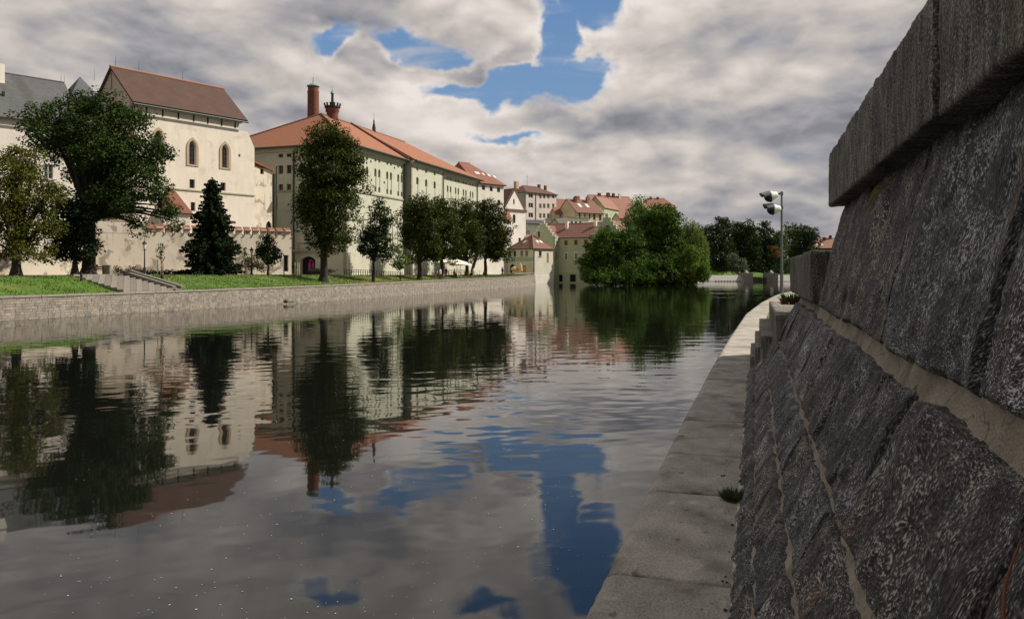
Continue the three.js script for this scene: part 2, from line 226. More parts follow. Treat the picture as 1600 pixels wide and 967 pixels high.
// ------------------------------------------------------------------ objects and parts
const taken = new Map(), baseOf = new Map(), V = (x, y, z) => new THREE.Vector3(x, y, z);
function numbered(n) { const k = taken.get(n) ?? 0; taken.set(n, k + 1); return k ? n + '_' + String(k).padStart(3, '0') : n; }
function tag(o, label, category, group, kind) { if (label) o.userData.label = label; if (category) o.userData.category = category; if (group) o.userData.group = group; if (kind) o.userData.kind = kind; return o; }
function thing(name, label, category, base, group) { const o = new THREE.Group(); o.name = numbered(name); o.position.copy(base); scene.add(o); baseOf.set(o, base.clone()); return tag(o, label, category, group); }
function mesh(name, geo, m) { const o = new THREE.Mesh(geo, m); o.name = name; o.castShadow = o.receiveShadow = true; return o; }
function part(parent, name, geo, m, label) { const b = baseOf.get(parent); geo.translate(-b.x, -b.y, -b.z); const o = mesh(name, geo, m); parent.add(o); baseOf.set(o, b); if (label) o.userData.label = label; return o; }
function setting(name, geo, m) { const o = mesh(name, geo, m); scene.add(o); baseOf.set(o, V(0, 0, 0)); o.userData.kind = 'structure'; return o; }
const merge = (list) => mergeGeometries(list.map((g) => { const h = g.index ? g.toNonIndexed() : g; for (const k of Object.keys(h.attributes)) if (!['position', 'normal', 'uv'].includes(k)) h.deleteAttribute(k); return h; }), false);
function boxUV(g0) {                                             // uv in metres on whichever plane each face lies nearest to
  const g = g0.index ? g0.toNonIndexed() : g0, p = g.attributes.position, uv = new Float32Array(p.count * 2), a = V(), b = V(), c = V(), n = V();
  for (let i = 0; i < p.count; i += 3) {
    a.fromBufferAttribute(p, i); b.fromBufferAttribute(p, i + 1); c.fromBufferAttribute(p, i + 2);
    n.subVectors(b, a).cross(c.clone().sub(a)); const x = Math.abs(n.x), y = Math.abs(n.y), z = Math.abs(n.z);
    [a, b, c].forEach((q, k) => { const o = (i + k) * 2; if (y >= x && y >= z) { uv[o] = q.x; uv[o + 1] = q.z; } else if (x >= z) { uv[o] = q.z; uv[o + 1] = q.y; } else { uv[o] = q.x; uv[o + 1] = q.y; } });
  }
  g.setAttribute('uv', new THREE.BufferAttribute(uv, 2));
  return g;
}
const box = (w, h, d, x = 0, y = 0, z = 0) => boxUV(new THREE.BoxGeometry(w, h, d).translate(x, y, z));
const rbox = (w, h, d, r, x = 0, y = 0, z = 0) => boxUV(new RoundedBoxGeometry(w, h, d, 2, r).translate(x, y, z));
function tube(pts, r0, r1 = r0, n = 7) {                         // a tapering limb or bar through points
  const g = new THREE.TubeGeometry(new THREE.CatmullRomCurve3(pts), Math.max(2, (pts.length - 1) * 4), 1, n, false), p = g.attributes.position, seg = p.count / (n + 1) - 1;
  const path = g.parameters.path;
  for (let i = 0; i <= seg; i++) { const c = path.getPointAt(i / seg), r = lerp(r0, r1, i / seg); for (let k = 0; k <= n; k++) { const q = i * (n + 1) + k; p.setXYZ(q, c.x + (p.getX(q) - c.x) * r, c.y + (p.getY(q) - c.y) * r, c.z + (p.getZ(q) - c.z) * r); } }
  const cap = new THREE.SphereGeometry(r1, n, 4).translate(...pts[pts.length - 1].toArray());
  return boxUV(merge([g, cap]));
}
const cyl = (r0, r1, h, x, y, z, n = 16) => boxUV(new THREE.CylinderGeometry(r1, r0, h, n).translate(x, y + h / 2, z));
function slabGeo(pts, th = 0.18) {                               // a flat piece of roof: corners counter-clockwise from outside, solid
  const n = V(), q = pts.map((p) => p.clone());
  for (let i = 0; i < q.length; i++) { const a = q[i], b = q[(i + 1) % q.length]; n.x += (a.y - b.y) * (a.z + b.z); n.y += (a.z - b.z) * (a.x + b.x); n.z += (a.x - b.x) * (a.y + b.y); }
  n.normalize(); if (n.y < 0) { n.negate(); q.reverse(); }
  const e1 = V(-n.z, 0, n.x); if (e1.lengthSq() < 1e-6) e1.set(1, 0, 0); e1.normalize(); const e2 = n.clone().cross(e1); if (e2.y < 0) { e1.negate(); e2.negate(); }
  const pos = [], uv = [], put = (a) => { pos.push(a.x, a.y, a.z); uv.push(a.dot(e1), a.dot(e2)); }, low = q.map((p) => p.clone().addScaledVector(n, -th));
  for (let i = 1; i + 1 < q.length; i++) { put(q[0]); put(q[i]); put(q[i + 1]); put(low[0]); put(low[i + 1]); put(low[i]); }
  for (let i = 0; i < q.length; i++) { const j = (i + 1) % q.length; put(q[i]); put(low[i]); put(low[j]); put(q[i]); put(low[j]); put(q[j]); }
  const g = new THREE.BufferGeometry(); g.setAttribute('position', new THREE.Float32BufferAttribute(pos, 3)); g.setAttribute('uv', new THREE.Float32BufferAttribute(uv, 2)); g.computeVertexNormals();
  return g;
}
// a wall's own axes: u along it (to the right as seen from outside), y up, z outward; (X, Zd) = plan position, Zd metres ahead
class Frame {
  constructor(X, Zd, deg) { this.X = X; this.Z = Zd; this.a = deg * Math.PI / 180; this.s = Math.sin(this.a); this.c = Math.cos(this.a); this.m = new THREE.Matrix4().makeRotationY(Math.PI / 2 - this.a).setPosition(X, 0, -Zd); }
  static at(px, Zd, deg) { return new Frame((px - PX) / F * Zd, Zd, deg); }
  u(px, py = HORIZON) { const a = (px - PX) / F, d = (this.X * this.c - this.Z * this.s) / (a * this.c - this.s); return [(d * a - this.X) * this.s + (d - this.Z) * this.c, EYE - (py - HORIZON) / F * d]; }   // where a sight line meets the wall
  p(u, y, z = 0) { return V(u, y, z).applyMatrix4(this.m); }
  put(g) { return g.applyMatrix4(this.m); }
  off(u, z) { const q = this.p(u, 0, z); const f = new Frame(q.x, -q.z, this.a * 180 / Math.PI); return f; }
  side(u, z = 0, turn = -90) { const q = this.p(u, 0, z); return new Frame(q.x, -q.z, this.a * 180 / Math.PI + turn); }
}
function holePath(P, h) {
  const { u, y, w, h: H, arch } = h, x0 = u - w / 2, x1 = u + w / 2, t = y + H;
  P.moveTo(x0, y); P.lineTo(x1, y);
  if (arch === 'round') { P.lineTo(x1, t - w / 2); P.absarc(u, t - w / 2, w / 2, 0, Math.PI, false); P.lineTo(x0, y); } else if (arch === 'flat') { P.lineTo(x1, t - w * 0.22); P.quadraticCurveTo(u, t + w * 0.2, x0, t - w * 0.22); P.lineTo(x0, y); } else if (arch === 'gothic') { P.lineTo(x1, t - w * 0.9); P.quadraticCurveTo(x1, t - w * 0.3, u, t); P.quadraticCurveTo(x0, t - w * 0.3, x0, t - w * 0.9); P.lineTo(x0, y); } else { P.lineTo(x1, t); P.lineTo(x0, t); P.lineTo(x0, y); }
  return P;
}
function wallGeo(fr, outline, holes = [], th = 0.5) {            // outline: [u, y] corners; the wall's face lies in the frame's plane
  const s = new THREE.Shape(); outline.forEach(([u, y], i) => (i ? s.lineTo(u, y) : s.moveTo(u, y))); s.closePath();
  for (const h of holes) s.holes.push(holePath(new THREE.Path(), h));
  return fr.put(boxUV(new THREE.ExtrudeGeometry(s, { depth: th, bevelEnabled: false, curveSegments: 8 }).translate(0, 0, -th)));
}
function winPart(b, fr, h, o = {}) {                             // a window in its opening: pane, with its frame as sub-part
  const { u, y, w, h: H } = h, th = o.set ?? 0.22, s = new THREE.Shape(); holePath(s, h);
  const pane = part(b, o.name ?? 'window', fr.put(boxUV(new THREE.ExtrudeGeometry(s, { depth: 0.04, bevelEnabled: false, curveSegments: 8 }).translate(0, 0, -th - 0.04))), o.glass ?? M.glass);
  if (o.frame) {
    const t = o.bar ?? 0.07, g = [box(t, H * (h.arch ? 0.8 : 1), 0.06, u - w / 2 + t / 2, y + H * (h.arch ? 0.4 : 0.5), -th + 0.03), box(t, H * (h.arch ? 0.8 : 1), 0.06, u + w / 2 - t / 2, y + H * (h.arch ? 0.4 : 0.5), -th + 0.03), box(w - 2 * t, t, 0.06, u, y + t / 2, -th + 0.03)];
    if (!h.arch) g.push(box(w - 2 * t, t, 0.06, u, y + H - t / 2, -th + 0.03));
    for (let i = 1; i < (o.cols ?? 2); i++) g.push(box(t * 0.8, H - 2 * t, 0.05, u - w / 2 + w * i / (o.cols ?? 2), y + H / 2, -th + 0.027));
    for (let i = 1; i < (o.rows ?? 1); i++) g.push(box(w - 2 * t, t * 0.7, 0.045, u, y + H * i / o.rows, -th + 0.024));
    part(pane, 'window_frame', fr.put(merge(g)), o.frame);
  }
  if (o.sill) part(pane, 'sill', fr.put(box(w + 0.3, 0.1, 0.2, u, y - 0.05, 0.06)), o.sill);
  if (o.surround) {
    const k = o.surroundW ?? 0.22, S = new THREE.Shape(); holePath(S, { ...h, u, y: y - k * 0.6, w: w + 2 * k, h: H + k * 1.7 }); S.holes.push(holePath(new THREE.Path(), h));
    part(pane, 'surround', fr.put(boxUV(new THREE.ExtrudeGeometry(S, { depth: 0.09, bevelEnabled: false, curveSegments: 8 }).translate(0, 0, 0.003))), o.surround);
  }
  return pane;
}
// the other walls of a building: an outline in plan (u, z) of the frame, walls from y0 to y1
const wallRun = (fr, pts, y0, y1, th = 0.4) => merge(pts.slice(0, -1).map(([u, z], i) => { const [u2, z2] = pts[i + 1], L = Math.hypot(u2 - u, z2 - z), g = box(L - 0.006, y1 - y0, th, L / 2, (y0 + y1) / 2, th / 2 + 0.004); g.rotateY(-Math.atan2(z2 - z, u2 - u)); g.translate(u, 0, z); return fr.put(g); }));
const at = (px, Zd, y) => V((px - PX) / F * Zd, y, -Zd);

// ------------------------------------------------------------------ the river and the land
// left bank: foot of the river wall (X, metres ahead), top of the wall, top of the lawn, lawn width
const BANK = [[-75, -14, 1.6, 3.0, 7], [-52, 22, 1.6, 3.0, 7], [-35.7, 54.5, 1.65, 3.02, 7], [-31, 64.5, 1.65, 3.02, 7], [-26, 75, 1.7, 2.98, 7], [-21, 86.5, 1.75, 2.92, 6.5], [-16, 101, 1.8, 2.78, 6], [-11, 118, 1.88, 2.62, 5], [-4.5, 137, 2.0, 2.5, 3.2], [1, 152, 2.12, 2.42, 2], [5.3, 172, 2.3, 2.42, 1.2]];
const bankCurve = new THREE.CatmullRomCurve3(BANK.map(([x, z]) => V(x, 0, -z)), false, 'centripetal');
const BN = 160, bank = [];
for (let i = 0; i <= BN; i++) {
  const t = i / BN, p = bankCurve.getPoint(t), d = bankCurve.getTangent(t), k = t * (BANK.length - 1), a = BANK[Math.min(BANK.length - 1, Math.floor(k))], b = BANK[Math.min(BANK.length - 1, Math.floor(k) + 1)], f = k - Math.floor(k);
  bank.push({ x: p.x, z: p.z, nx: d.z / Math.hypot(d.x, d.z), nz: -d.x / Math.hypot(d.x, d.z), top: lerp(a[2], b[2], f), lawn: lerp(a[3], b[3], f), w: lerp(a[4], b[4], f) });   // n points inland
}
const bankAt = (i, off, y) => { const k = Math.min(BN - 1, Math.max(0, Math.floor(i))), f = i - k, a = bank[k], b = bank[k + 1]; return V(lerp(a.x, b.x, f) + lerp(a.nx, b.nx, f) * off, y, lerp(a.z, b.z, f) + lerp(a.nz, b.nz, f) * off); };
function bankNear(x, z) { let best = 0, bd = 1e9; for (let i = 0; i <= BN; i++) { const d = (bank[i].x - x) ** 2 + (bank[i].z - z) ** 2; if (d < bd) { bd = d; best = i; } } const b = bank[best]; return { i: best, off: (x - b.x) * b.nx + (z - b.z) * b.nz, b }; }
function groundY(x, z) { const { off, b } = bankNear(x, z); return off < 0.55 ? b.top : off < b.w + 0.55 ? lerp(b.top - 0.05, b.lawn, sstep(0, 1, (off - 0.55) / b.w) * 0.5 + (off - 0.55) / b.w * 0.5) : b.lawn; }
const bankZ = (px) => { let best = 60, bd = 1e9; for (let i = 0; i < BN; i++) { const d = Math.abs(PX + F * bank[i].x / -bank[i].z - px); if (bank[i].z < -20 && d < bd) { bd = d; best = -bank[i].z; } } return best; };   // how far the river wall is along a sight line
function strip(rows) {                                           // rows of points, the same number in each; uv in metres on the ground plane
  const n = rows[0].length, pos = [], uv = [], idx = [];
  rows.forEach((r) => r.forEach((p) => { pos.push(p.x, p.y, p.z); uv.push(p.x, p.z); }));
  for (let i = 0; i + 1 < rows.length; i++) for (let k = 0; k + 1 < n; k++) { const a = i * n + k; idx.push(a, a + n, a + 1, a + 1, a + n, a + n + 1); }
  const g = new THREE.BufferGeometry(); g.setAttribute('position', new THREE.Float32BufferAttribute(pos, 3)); g.setAttribute('uv', new THREE.Float32BufferAttribute(uv, 2)); g.setIndex(idx); g.computeVertexNormals();
  if (g.attributes.normal.getY(Math.floor(pos.length / 6)) < 0) { for (let i = 0; i < idx.length; i += 3) [idx[i], idx[i + 1]] = [idx[i + 1], idx[i]]; g.setIndex(idx); g.computeVertexNormals(); }
  return g;
}
setting('river_bed', boxUV(new THREE.PlaneGeometry(3000, 3000).rotateX(-Math.PI / 2).translate(0, -1.4, 0)), M.bed);
setting('river_water', boxUV(new THREE.PlaneGeometry(420, 262, 1, 1).rotateX(-Math.PI / 2).translate(60, 0, -91)), M.water);
{
  const rows = [], rows2 = [], r = rng(5);
  for (let i = 0; i <= BN; i++) {
    const b = bank[i], row = [];
    for (let k = 0; k <= 10; k++) { const off = 0.55 + (b.w + 0.1) * k / 10, p = bankAt(i, off, 0); p.y = groundY(p.x + b.nx * 0.001, p.z) + 0.05 * noise2(p.x * 0.5, p.z * 0.5) * (k > 0 && k < 10 ? 1 : 0) + (k === 10 ? 0.012 : 0); row.push(p); }
    rows.push(row);
    rows2.push([bankAt(i, b.w + 0.45, b.lawn), bankAt(i, b.w + 6, b.lawn), bankAt(i, b.w + 16, b.lawn + 0.02), V(Math.min(-60, b.x - 40), b.lawn + 0.05, b.z)]);
  }
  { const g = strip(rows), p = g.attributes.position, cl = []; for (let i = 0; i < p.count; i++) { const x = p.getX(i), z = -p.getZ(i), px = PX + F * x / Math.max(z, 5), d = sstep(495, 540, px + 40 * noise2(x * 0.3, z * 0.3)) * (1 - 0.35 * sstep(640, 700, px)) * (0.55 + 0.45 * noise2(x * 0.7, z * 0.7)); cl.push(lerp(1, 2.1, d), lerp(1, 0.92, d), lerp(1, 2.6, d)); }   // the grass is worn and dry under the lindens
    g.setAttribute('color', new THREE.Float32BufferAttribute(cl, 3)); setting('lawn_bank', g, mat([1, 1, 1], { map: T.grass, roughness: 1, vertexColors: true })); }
  setting('promenade', strip(rows2), M.gravel);
  // rough grass standing on the lawn
  const tufts = [], c = V(), up = V(0, 1, 0), pos = [];
  for (let n = 0; n < 26000; n++) {
    const i = 18 + r() * 138, b = bank[Math.floor(i)], off = 0.6 + r() * b.w, p = bankAt(i, off, 0); p.y = groundY(p.x, p.z) - 0.02;
    const h = 0.07 + 0.13 * r() * r(), a = r() * 6.28, w = 0.035 + 0.03 * r(), lx = (r() - 0.5) * 0.12, lz = (r() - 0.5) * 0.12;
    pos.push(p.x - Math.cos(a) * w, p.y, p.z - Math.sin(a) * w, p.x + Math.cos(a) * w, p.y, p.z + Math.sin(a) * w, p.x + lx, p.y + h, p.z + lz);
  }
  const g = new THREE.BufferGeometry(); g.setAttribute('position', new THREE.Float32BufferAttribute(pos, 3)); g.computeVertexNormals(); g.setAttribute('uv', new THREE.Float32BufferAttribute(new Float32Array(pos.length / 3 * 2).map((_, i) => pos[Math.floor(i / 2) * 3 + (i & 1 ? 2 : 0)]), 2));
  const o = mesh('lawn_grass', g, M.grass); scene.add(o); tag(o, 'short green grass growing on the sloping river bank', 'grass', null, 'stuff');
}
// far land: one sheet behind the promenade and beyond the weir, rising to the town's hill
const hillY = (x, z) => 2.2 + 15 * sstep(208, 300, z) * sstep(-40, 10, x) * (1 - sstep(52, 80, x)) + 1.2 * noise2(x * 0.02, z * 0.02);
{
  const rows = []; for (let z = 176; z <= 1400; z += z < 400 ? 8 : 60) { const r = []; for (let x = -400; x <= 700; x += 12) { const river = (x > -6 && z < 212) || (x > 20 && z < 224) || (x > 34 && z < 236); r.push(V(x, river ? -1.2 : hillY(x, z), -z)); } rows.push(r); }
  setting('hill_ground', strip(rows), M.grass);
}

// the river wall of the far bank: coursed stones in front of a core, coping stones along the top
{
  const t = thing('river_wall', 'long low coursed stone river wall below the grassy bank', 'wall', bankAt(50, 0, 0));
  const rows = [], core = [], r = rng(9), pos = [], nor = [], uv = [], colr = [];
  for (let i = 0; i <= BN; i++) core.push([bankAt(i, 0.08, -1.3), bankAt(i, 0.24, bank[i].top - 0.1), bankAt(i, 0.62, bank[i].top - 0.06), bankAt(i, 0.62, -1.3)]);
  part(t, 'wall_core', strip(core), M.quayPlain);
  const len = []; let L = 0; for (let i = 0; i <= BN; i++) { if (i) L += Math.hypot(bank[i].x - bank[i - 1].x, bank[i].z - bank[i - 1].z); len.push(L); }
  const idxAt = (s) => { let k = 0; while (k < BN - 1 && len[k + 1] < s) k++; return k + clamp((s - len[k]) / (len[k + 1] - len[k])); };
  const stones = [];
  const N = 9;
  for (let c = 0; c < N; c++) for (let s = 34; s < L - 0.3;) {
    const w = 0.22 + 0.3 * r(), i0 = idxAt(s), i1 = idxAt(Math.min(L, s + w - 0.018)), h0 = -0.3 + c / N, a = i0, top = bank[Math.min(BN, Math.round(i0))].top - 0.14, y0 = lerp(-0.3, top, c / N) + 0.008, y1 = lerp(-0.3, top, (c + 1) / N) - 0.008;
    const out = 0.03 * r(), f = (y) => 0.05 + 0.1 * clamp(y / 2), A = bankAt(i0, f(y0) - out, y0), B = bankAt(i1, f(y0) - out, y0), C = bankAt(i1, f(y1) - out, y1), D = bankAt(i0, f(y1) - out, y1), b = bank[Math.min(BN, Math.round(i0))], back = V(b.nx * 0.14, 0, b.nz * 0.14);
    const tone = 0.74 + 0.36 * r(), warm = r() * 0.06, q = (P, Q, R, S) => { const n = Q.clone().sub(P).cross(S.clone().sub(P)).normalize(); for (const v of [P, Q, R, P, R, S]) { pos.push(v.x, v.y, v.z); nor.push(n.x, n.y, n.z); uv.push(s + (v === Q || v === R ? w : 0), v.y); const wet = tone; colr.push(wet * (1 + warm), wet, wet * (1 - warm)); } };
    q(A, B, C, D); q(D, C, C.clone().add(back), D.clone().add(back)); q(B, B.clone().add(back), C.clone().add(back), C); q(A.clone().add(back), A, D, D.clone().add(back));
    s += w;
  }
  const g = new THREE.BufferGeometry(); g.setAttribute('position', new THREE.Float32BufferAttribute(pos, 3)); g.setAttribute('normal', new THREE.Float32BufferAttribute(nor, 3)); g.setAttribute('uv', new THREE.Float32BufferAttribute(uv, 2)); g.setAttribute('color', new THREE.Float32BufferAttribute(colr, 3));
  const o = part(t, 'wall_stones', g, M.quay); o.userData.kind = 'stuff';
  for (let s = 34; s < L - 2.2; s += 2.0) { const A = bankAt(idxAt(s), 0.33, 0), B = bankAt(idxAt(s + 2), 0.33, 0), y = bank[Math.round(idxAt(s + 1))].top, d = B.clone().sub(A), ln = d.length(); const c = rbox(ln - 0.02, 0.16, 0.56, 0.03, 0, 0, 0); c.rotateY(-Math.atan2(d.z, d.x)); c.translate((A.x + B.x) / 2, y - 0.05, (A.z + B.z) / 2); part(t, 'coping_stone', c, M.quayPlain); }
}
// ------------------------------------------------------------------ the near bank: battered granite wall, capping, steps, riverside path
const NW = new Frame(0, 0, 17.3);                                // u = metres along the wall, z = metres to the right of the eye
const PATH_Y = EYE - 1.6;
const PROFILE = [[-0.125, -1.66], [-0.09, -1.6], [0, -1.45], [0.14, -1.22], [0.29, -0.92], [0.53, -0.38], [0.76, 0.55], [0.79, 0.7]];
function wallL(H) { for (let i = 0; i + 1 < PROFILE.length; i++) { const [a, h] = PROFILE[i], [b, k] = PROFILE[i + 1]; if (H <= k || i + 2 === PROFILE.length) return lerp(a, b, (H - h) / (k - h)); } }
const wallN = (H) => { const d = (wallL(H + 0.04) - wallL(H - 0.04)) / 0.08, l = Math.hypot(1, d); return [d / l, -1 / l]; };   // [y, z]
function gridGeo(nx, ny, f, uvf) {
  const pos = [], uv = [], idx = [];
  for (let j = 0; j <= ny; j++) for (let i = 0; i <= nx; i++) { const p = f(i / nx, j / ny); pos.push(p.x, p.y, p.z); uv.push(...uvf(i / nx, j / ny, p)); }
  for (let j = 0; j < ny; j++) for (let i = 0; i < nx; i++) { const a = j * (nx + 1) + i, b = a + nx + 1; idx.push(a, b, a + 1, a + 1, b, b + 1); }
  const g = new THREE.BufferGeometry(); g.setAttribute('position', new THREE.Float32BufferAttribute(pos, 3)); g.setAttribute('uv', new THREE.Float32BufferAttribute(uv, 2)); g.setIndex(idx); g.computeVertexNormals();
  return g;
}
function roughStone(w, h, d, { r = 0.02, amp = 0.006, cell = 0.06, seed = 0, freq = 9 } = {}) {   // a hewn block: worn arrises and an uneven face, centred
  const n = (x) => Math.max(2, Math.min(60, Math.round(x / cell))), g0 = new THREE.BoxGeometry(w, h, d, n(w), n(h), n(d));
  g0.deleteAttribute('normal'); g0.deleteAttribute('uv'); const g = mergeVertices(g0, 1e-5), p = g.attributes.position, v = V(), c = V();
  for (let i = 0; i < p.count; i++) {
    v.fromBufferAttribute(p, i); c.set(clamp(v.x, -w / 2 + r, w / 2 - r), clamp(v.y, -h / 2 + r, h / 2 - r), clamp(v.z, -d / 2 + r, d / 2 - r));
    const e = v.clone().sub(c); if (e.lengthSq() > 1e-10) { e.normalize(); const k = r + amp * (noise3(v.x * freq + seed, v.y * freq, v.z * freq - seed) + 0.5 * noise3(v.x * freq * 3.1 - seed, v.y * freq * 3.1, v.z * freq * 3.1)) - amp * 0.6; v.copy(c).addScaledVector(e, k); }
    p.setXYZ(i, v.x, v.y, v.z);
  }
  g.computeVertexNormals();
  return boxUV(g);
}
{
  const t = thing('granite_wall', 'battered wall of dark rough granite blocks with pale mortar rising beside the path', 'wall', NW.p(3, PATH_Y, 0.2));
  // mortar core
  const coreTo = (u0, u1, h1, inset, zback) => gridGeo(Math.round((u1 - u0) / 0.045), 60, (a, b) => { const u = lerp(u0, u1, a), H = lerp(-1.64, h1, b), [ny, nz] = wallN(H), e = -inset + 0.014 * noise2(u * 7, H * 7) + 0.007 * noise2(u * 23, H * 23); return NW.p(u, EYE + H + ny * e, wallL(H) + nz * e); }, (a, b) => [lerp(u0, u1, a), lerp(-1.6, h1, b) * 1.15]);
  part(t, 'mortar', coreTo(-3.2, 7.3, 0.56, 0.007, 0), M.mortar);
  part(t, 'mortar', coreTo(7.3, 10.52, -0.3, 0.014, 0), M.mortar);
  part(t, 'mortar', coreTo(10.52, 11.3, -0.93, 0.016, 0), M.mortar);
  // solid rubble core behind the face
  const solid = (u0, u1, H1, L1) => { const s = new THREE.Shape(); s.moveTo(0.0, -1.62); for (const H of [-1.45, -1.22, -0.92, -0.38, 0.0, 0.3, 0.55]) if (H < H1) s.lineTo(wallL(H) + 0.05, H); s.lineTo(wallL(H1) + 0.05, H1); s.lineTo(L1, H1); s.lineTo(L1, -1.62); s.closePath(); const g = new THREE.ExtrudeGeometry(s, { depth: u1 - u0, bevelEnabled: false }); g.applyMatrix4(new THREE.Matrix4().set(0, 0, 1, u0, 0, 1, 0, EYE, 1, 0, 0, 0, 0, 0, 0, 1)); return NW.put(boxUV(g)); };
  part(t, 'wall_core', merge([solid(-3.2, 7.28, 0.54, 1.3), solid(7.3, 10.5, -0.33, 1.3), solid(10.5, 11.6, -0.97, 1.3)]), M.cap[1]);
  const rows = [[-1.645, -1.45, 12.4, [0.55, 1.0], 0.010], [-1.45, -1.22, 11.9, [0.5, 0.95], 0.011], [-1.22, -0.92, 11.25, [0.55, 1.0], 0.013], [-0.92, -0.38, 10.5, [0.75, 1.25], 0.02], [-0.38, 0.57, 7.27, [1.2, 2.2], 0.03]];
  const joints = [null, null, [0.3, 0.95, 1.75, 2.3, 3.2, 4.1, 4.7, 5.6, 6.5, 7.2, 8.1, 9.0, 9.8, 10.6], [-0.1, 0.9, 1.62, 2.85, 3.35, 4.25, 5.3, 6.2, 7.1, 8.2, 9.1, 9.9], [-1.4, 0.35, 2.22, 3.75, 5.5]];
  const r = rng(21);
  rows.forEach(([h0, h1, end, [la, lb], m], k) => {
    let js; if (joints[k]) js = [-3.2, ...joints[k], end]; else { js = [-3.2]; let u = -3.2; while (u < end - 0.7) { u += lerp(la, lb, r()); if (u < end - 0.35) js.push(u); } js.push(end); }
    for (let i = 0; i + 1 < js.length; i++) {
      const u0 = js[i], u1 = js[i + 1], seed = k * 31 + i * 7.7, wide = k === 4 && i === 3 ? 0.035 : 0, tilt = (r() - 0.5) * 0.05;
      const W = u1 - u0, Hh = h1 - h0, near = u0 < 5, nx = clamp(Math.round(W / (near ? 0.013 : 0.035)), 8, 130), ny = clamp(Math.round(Hh / (near ? 0.013 : 0.03)), 6, 76), o1 = r() * 9, o2 = r() * 9;
      const lowWide = k === 4 ? 0.034 : k === 3 ? 0.012 : 0.005, topWide = k === 3 ? 0.018 : k === 4 ? -0.05 : 0.008;
      let sunk = 0;
      const g = gridGeo(nx, ny, (a, b) => {
        a = clamp(a - 0.35 * Math.sin(6.2832 * a) / 6.2832 * 1.6); b = clamp(b - 0.35 * Math.sin(6.2832 * b) / 6.2832 * 1.6);
        const s = lerp(u0, u1, a), bed = (h, q) => (h > 0.4 || h < -1.6 ? 0 : (0.022 * noise2(s * 0.9 + q * 3.1, q) + 0.01 * noise2(s * 3.3, q + 2)) * clamp(Hh * 2.5, 0.3, 1)), gapw = (q) => Math.max(-0.005, (k > 2 ? 0.006 : 0.005) + 0.015 * fbm(s * 1.9 + q * 7, q * 3.3 + seed, 5, 256, 3, 0.6));
        const side = (q) => 0.010 * noise2(b * Hh * 3 + seed, q) + 0.005 * noise2(b * Hh * 9 + seed, q + 4);
        const uu0 = u0 + m * 0.5 + wide + side(1), uu1 = u1 - m * 0.5 - (k === 4 && i === 2 ? 0.03 : 0) - side(2), hh0 = h0 + bed(h0, k) + lowWide + gapw(k), hh1 = h1 + bed(h1, k + 1) - topWide - gapw(k + 20);
        const u = lerp(uu0, uu1, a) + tilt * (b - 0.5) * 2 * Hh, H = lerp(hh0, hh1, b), [ny_, nz] = wallN(H);
        const de = Math.min(a * W * 2.2, (1 - a) * W * 2.2, b * Hh, (1 - b) * Hh), rim = (k < 2 ? 0.018 : 0.026) * (1 + 0.45 * noise2(u * 3 + seed, H * 3)), e2 = 1 - sstep(0, rim, de);
        const disp = (k > 2 ? 0.03 : 0.021) - (k > 2 ? 0.055 : 0.04) * e2 + (k > 2 ? 0.018 : 0.008) * noise2(u * 2.2 + seed, H * 2.2) + 0.010 * noise2(u * 6, H * 5 + seed) + 0.005 * noise2(u * 17, H * 14 - seed) + 0.0016 * noise2(u * 48, H * 40) - 0.010 * sstep(0.25, 0.6, noise2(u * 4.1 - seed, H * 1.7 + 3.1)) - 0.008 * sstep(0.3, 0.6, noise2(u * 2.7 + seed * 2, H * 8));
        sunk = 0.03 - disp;
        return NW.p(u, EYE + H + ny_ * disp, wallL(H) + nz * disp);
      }, (a, b) => [lerp(u0, u1, a) + o1 + (a < 0.5 ? -1 : 1) * sunk, lerp(h0, h1, b) * 1.15 + o2 + (b < 0.5 ? -1 : 1) * sunk]);
      part(t, 'stone', g, M.granite[Math.floor(r() * 4)]);
    }
  });
  // capping stones
  const capEnds = [-2.6, -1.2, 0.2, 1.65, 3.09, 4.56, 5.92, 7.35];
  for (let i = 0; i + 1 < capEnds.length; i++) {
    const w = capEnds[i + 1] - capEnds[i] - 0.022, g = roughStone(w, 0.475, 0.62, { r: 0.022, amp: 0.011, cell: 0.028, seed: i * 3.3, freq: 7 });
    g.rotateX((r() - 0.5) * 0.012); g.translate((capEnds[i] + capEnds[i + 1]) / 2, EYE + 0.767 + (r() - 0.5) * 0.01, 0.91 + (r() - 0.5) * 0.02);
    part(t, 'cap_stone', NW.put(g), M.cap[i % 3]);
  }
  part(t, 'wall_core', NW.put(box(10, 0.46, 0.5, 2.25, EYE + 0.77, 0.98)), M.cap[1]);
  const low = [7.37, 8.5, 9.55, 10.6, 11.6];
  for (let i = 0; i + 1 < low.length; i++) { const w = low[i + 1] - low[i] - 0.018, g = roughStone(w, 0.485, 0.7, { r: 0.02, amp: 0.009, cell: 0.05, seed: 40 + i * 5.1 }); g.translate((low[i] + low[i + 1]) / 2, EYE - 0.078 + (r() - 0.5) * 0.012, 0.82 + (r() - 0.5) * 0.015); part(t, 'cap_stone', NW.put(g), M.cap[(i + 1) % 3]); }
}
